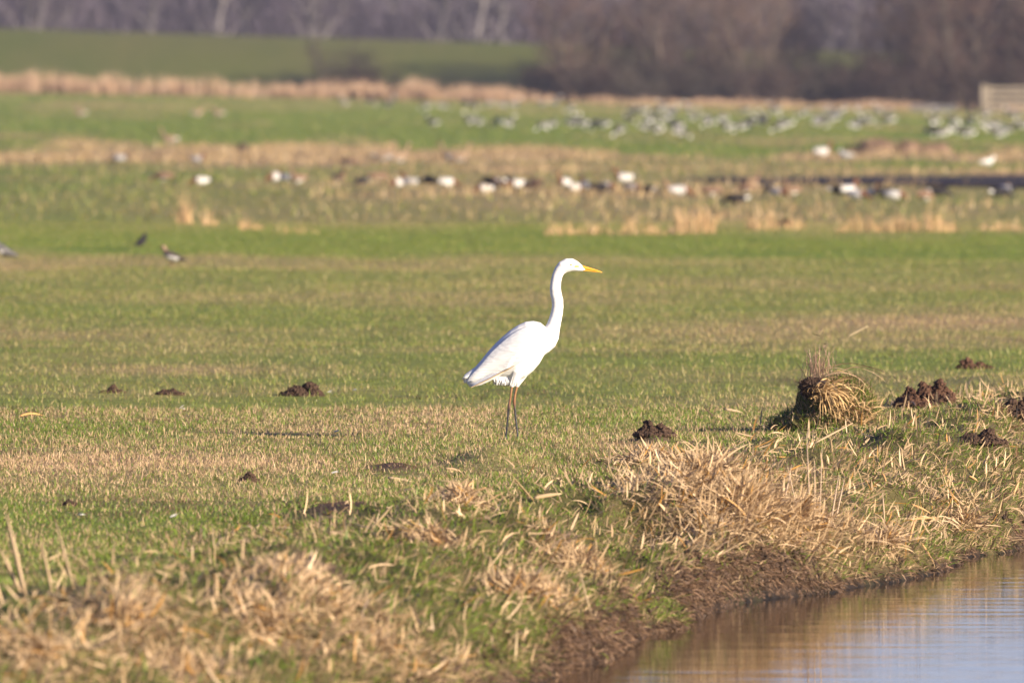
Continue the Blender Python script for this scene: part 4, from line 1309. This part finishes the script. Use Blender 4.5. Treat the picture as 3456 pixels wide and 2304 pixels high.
# golden curl: leaves arching over to the right and down
n = 200
st = [tp(2775 + rng.normal(0, 24), 1335 + rng.normal(0, 16), rng.normal(-.17, .03)) for _ in range(n)]
blades_between('golden_leaves', n, st, rng.normal(-.3, .8, n), rng.uniform(.08, .25, n), rng.uniform(.006, .012, n), rng.normal(.95, .35, n), rng.uniform(1.0, 2.4, n),
               np.array([.62, .41, .19]) * rng.uniform(.55, 1.15, n)[:, None], M_DRY, tus, 5)
n = 380
st = [tp(2880 + rng.normal(0, 40), 1420 + rng.normal(0, 28), rng.normal(-.16, .06)) for _ in range(n)]
blades_between('fallen_leaves', n, st, rng.uniform(0, 6.28, n), rng.uniform(.06, .14, n), rng.uniform(.006, .012, n), rng.normal(1.0, .4, n), rng.uniform(0, 1.5, n),
               np.array([.54, .36, .18]) * rng.uniform(.6, 1.15, n)[:, None], M_DRY, tus, 4)
n = 6500
ang = rng.uniform(-1.2, 4.3, n)
st = [tp(2828 + 140 * math.cos(a) * q, 1405 - 128 * math.sin(a) * q, .05 - .2 * math.sqrt(max(0, 1 - q * q)) * (1 if rng.random() < .8 else -1)) for a, q in zip(ang, np.sqrt(rng.random(n)))]
blades_between('green_blades', n, st, rng.uniform(0, 6.28, n), rng.uniform(.03, .08, n), rng.uniform(.003, .006, n), np.abs(rng.normal(.4, .4, n)), rng.uniform(0, 1.4, n),
               pick_colours(None, None, .35, n), M_LEAF, tus, 3)
n = 150
st = [tp(2760 + rng.normal(0, 26), 1270 + rng.normal(0, 14), rng.normal(0, .04)) for _ in range(n)]
blades_between('seed_stems', n, st, rng.uniform(0, 6.28, n), rng.uniform(.07, .2, n), rng.uniform(.0022, .0042, n), np.abs(rng.normal(.0, .4, n)), rng.normal(0, .8, n),
               np.array([.33, .21, .14]) * rng.uniform(.5, 1.4, n)[:, None], M_DRY, tus, 4)
n = 26
st = [tp(2768 + rng.normal(0, 22), 1185 + rng.normal(0, 24), rng.normal(0, .03)) for _ in range(n)]
blades_between('seed_heads', n, st, rng.uniform(0, 6.28, n), rng.uniform(.02, .07, n), rng.uniform(.004, .008, n), rng.uniform(.7, 1.7, n), rng.normal(0, .5, n),
               np.array([.22, .14, .10]) * rng.uniform(.5, 1.4, n)[:, None], M_DRY, tus, 3)
n = 3200
a_ = rng.uniform(0, 6.283, n); q_ = np.sqrt(rng.random(n)) * 1.1
st = [tp(2800 + 185 * math.cos(a) * q, 1445 - 58 * math.sqrt(max(0, 1 - q * q)), .06 + .3 * math.sin(a) * q) for a, q in zip(a_, q_)]
blades_between('skirt_grass', n, st, rng.uniform(0, 6.28, n), rng.uniform(.03, .085, n), rng.uniform(.003, .007, n), np.abs(rng.normal(.5, .45, n)), rng.uniform(0, 1.4, n),
               pick_colours(None, None, .4, n), M_LEAF, tus, 3)
# long arched stem over the top
blades_between('arched_leaves', 14, [tp(2790 + rng.normal(0, 20), 1262 + rng.normal(0, 8), rng.normal(-.02, .05)) for _ in range(14)], rng.normal(0, .12, 14), rng.uniform(.2, .42, 14), rng.uniform(.006, .010, 14), rng.normal(1.15, .1, 14), rng.uniform(1.1, 1.9, 14),
               np.array([.48, .32, .2]) * rng.uniform(.6, 1.1, 14)[:, None], M_DRY, tus, 7)

# ------------------------------------------------------------------ single dry leaves and stalks that stand out
def stalk(px0, py0, px1, py1, wpx, label, col=(.56, .38, .2), bend=0.0, lift=0.0, name='dry_leaf', group=None):
    """a flat dry leaf from its foot at the first pixel to its tip at the second, rising in its own plane"""
    x, y, z = at(px0, py0)
    mm = pxm(y)
    dx, dz = (px1 - px0) * mm, (py0 - py1) * mm
    dyv = random.uniform(-.04, .04)
    o = empty(name, (x, y, z)) if False else None
    nseg = 7
    V, F = [], []
    for k in range(nseg + 1):
        f = k / nseg
        w = wpx * mm * .5 * (1 - .75 * max(0, f - .6) / .4) * (.7 + .3 * min(1, f * 4))
        c = Vector((dx * f, dyv * f, dz * f + lift + bend * mm * math.sin(f * math.pi)))
        d = Vector((dx, 0, dz)).normalized(); nrm = Vector((-d.z, .25, d.x)).normalized()
        V += [c - nrm * w, c + Vector((0, -.25 * w, 0)), c + nrm * w]
    for k in range(nseg):
        for j in range(2):
            F.append((3 * k + j, 3 * k + j + 1, 3 * k + 3 + j + 1, 3 * k + 3 + j))
    me = np_mesh(name, np.array([tuple(v) for v in V]), np.array(F).ravel(), np.arange(len(F)) * 4, np.tile(col, (len(V), 1)) * 1.0)
    o = link(name, me, M_DRY)
    o.location = (x, y, z)
    md = o.modifiers.new('s', 'SOLIDIFY'); md.thickness = .0012; md.offset = 0
    tag(o, label, 'dry leaf', group)
    return o
SG2 = 'dry leaves and stalks lying on the bank'
stalk(64, 1412, 145, 1410, 7, 'single orange curled leaf lying on the short green meadow', (.72, .40, .14), 8, .012)
FGp = 'tall blurred stalks at the foot of the bank'
for a in [(85, 2010, 20, 1730, 15), (70, 2000, 0, 1850, 14), (175, 2000, 138, 1820, 11), (250, 1990, 188, 1755, 8), (400, 2100, 465, 1980, 12), (235, 2140, 300, 2080, 11)]:
    stalk(*a, 'tall pale dry stalk leaning in the rough foreground grass', (.56, .39, .23), 0, 0, 'dry_stalk', FGp)
stalk(1040, 1960, 1052, 1865, 15, 'short stiff pale stalk standing upright beside a dark hollow', (.66, .50, .33), 0, 0, 'dry_stalk')
stalk(1000, 1960, 1030, 1850, 10, 'curved tan stalk beside the stiff upright stalk', (.5, .33, .18), -10, 0, 'dry_stalk')
stalk(1250, 1800, 1325, 1715, 8, 'straight tan stalk leaning over brown soil below the egret', (.55, .40, .22), 0, .01, 'dry_stalk')
stalk(1800, 1715, 1895, 1700, 13, 'broad pale leaf lying flat on the bank grass', (.60, .43, .24), 2, .03)
stalk(1800, 1715, 1722, 1625, 6, 'thin olive brown stalk rising from the broad pale leaf', (.34, .22, .10), 0, .02, 'dry_stalk')
stalk(1308, 1625, 1420, 1648, 9, 'long tan leaf lying by the brown soil patch', (.58, .42, .25), 3, .02)
stalk(1500, 1595, 1585, 1630, 8, 'bent tan leaf arching over green grass on the bank', (.56, .39, .22), 12, .02)
stalk(2000, 2090, 1950, 1905, 7, 'hooked grey tan stem rising from the bank edge', (.46, .34, .20), -12, 0, 'dry_stalk')
stalk(1736, 2260, 1745, 2155, 9, 'pale upright blade just above the ditch edge', (.62, .46, .26), 0, 0, 'dry_stalk')
stalk(2445, 1393, 2530, 1415, 9, 'pale straw leaf lying left of the big tussock', (.66, .47, .28), 3, .02)
stalk(2375, 1410, 2470, 1500, 4, 'thin dark stem slanting over the bank grass', (.15, .09, .06), 0, .06, 'dry_stalk')
stalk(2745, 1520, 2880, 1450, 6, 'long thin tan stem slanting below the big tussock', (.6, .43, .26), 0, .02, 'dry_stalk')
stalk(2860, 1250, 2930, 1214, 6, 'bent pale stem sticking out over the big tussock', (.52, .40, .24), 0, .22, 'dry_stalk')
for i, (a, lb) in enumerate([((2735, 1790, 2722, 1470, 4.5), 'tallest thin pale stem rising from the dead leaf mat'), ((2765, 1790, 2775, 1510, 4), 0), ((2750, 1780, 2748, 1560, 4), 0), ((2695, 1770, 2655, 1590, 4), 0), ((2800, 1790, 2832, 1600, 5), 0), ((2820, 1780, 2850, 1640, 5), 0), ((2640, 1740, 2672, 1580, 5), 0), ((2985, 1780, 2978, 1680, 6), 0)]):
    stalk(*a, lb or 'thin upright pale stem standing in the dead leaf mat', (.60, .44, .30), 0, 0, 'dry_stalk', 'upright stems in the dead leaf mat')
for i, a in enumerate([(2370, 1630, 2356, 1570, 9), (2355, 1635, 2385, 1590, 8), (3065, 1780, 3160, 1775, 8), (3075, 1770, 3140, 1800, 7), (3068, 1900, 3090, 1825, 9), (3110, 1880, 3150, 1945, 6), (3300, 1650, 3270, 1630, 9), (3420, 1690, 3440, 1645, 8), (2990, 1650, 2975, 1620, 8), (1560, 1680, 1600, 1650, 9), (1640, 1670, 1570, 1700, 9)]):
    stalk(*a, 'broad orange tan dead leaf sticking out of the bank grass', (.60, .35, .15), 3, .03, 'dry_leaf', 'broad dead leaves on the bank')
for i, (px, py) in enumerate([(1128, 1472), (260, 1755), (605, 1392), (1190, 1330), (1120, 1610), (575, 1765), (1105, 1335)]):
    x, y, z = at(px, py)
    n = 7
    me_parts = ribbon_arrays(np.tile([0, 0, 0], (n, 1)) * 1.0, rng.normal(0, .25, n), rng.uniform(.02, .045, n), rng.uniform(.006, .012, n), rng.normal(1.25, .2, n), rng.normal(.1, .3, n), 3, np.tile([.62, .64, .70], (n, 1)))
    o = link('white_feather', np_mesh('white_feather', me_parts[0], me_parts[1], me_parts[2], me_parts[3]), F_WHITE)
    o.location = (x, y, z + .022)
    tag(o, 'small loose white feather lying on the short grass', 'feather', 'loose feathers on the grass')

# ------------------------------------------------------------------ haze over the meadow
bm = bmesh.new()
bmesh.ops.create_cube(bm, size=1)
for v in bm.verts:
    v.co = Vector((v.co.x * 3100, 1480 + v.co.y * 3120, 12.0 + v.co.z * 29))
me = bpy.data.meshes.new('haze'); bm.to_mesh(me); bm.free()
mh = bpy.data.materials.new('haze'); mh.use_nodes = True
nt = mh.node_tree
nt.nodes.remove(nt.nodes['Principled BSDF'])
pv = nt.nodes.new('ShaderNodeVolumePrincipled')
pv.inputs['Color'].default_value = (.80, .80, 1.0, 1)
pv.inputs['Density'].default_value = HAZE
pv.inputs['Anisotropy'].default_value = .1
nt.links.new(pv.outputs[0], nt.nodes['Material Output'].inputs['Volume'])
tag(link('haze', me, mh), 'thin pale haze over the meadow and the far wood', 'haze', kind='stuff')
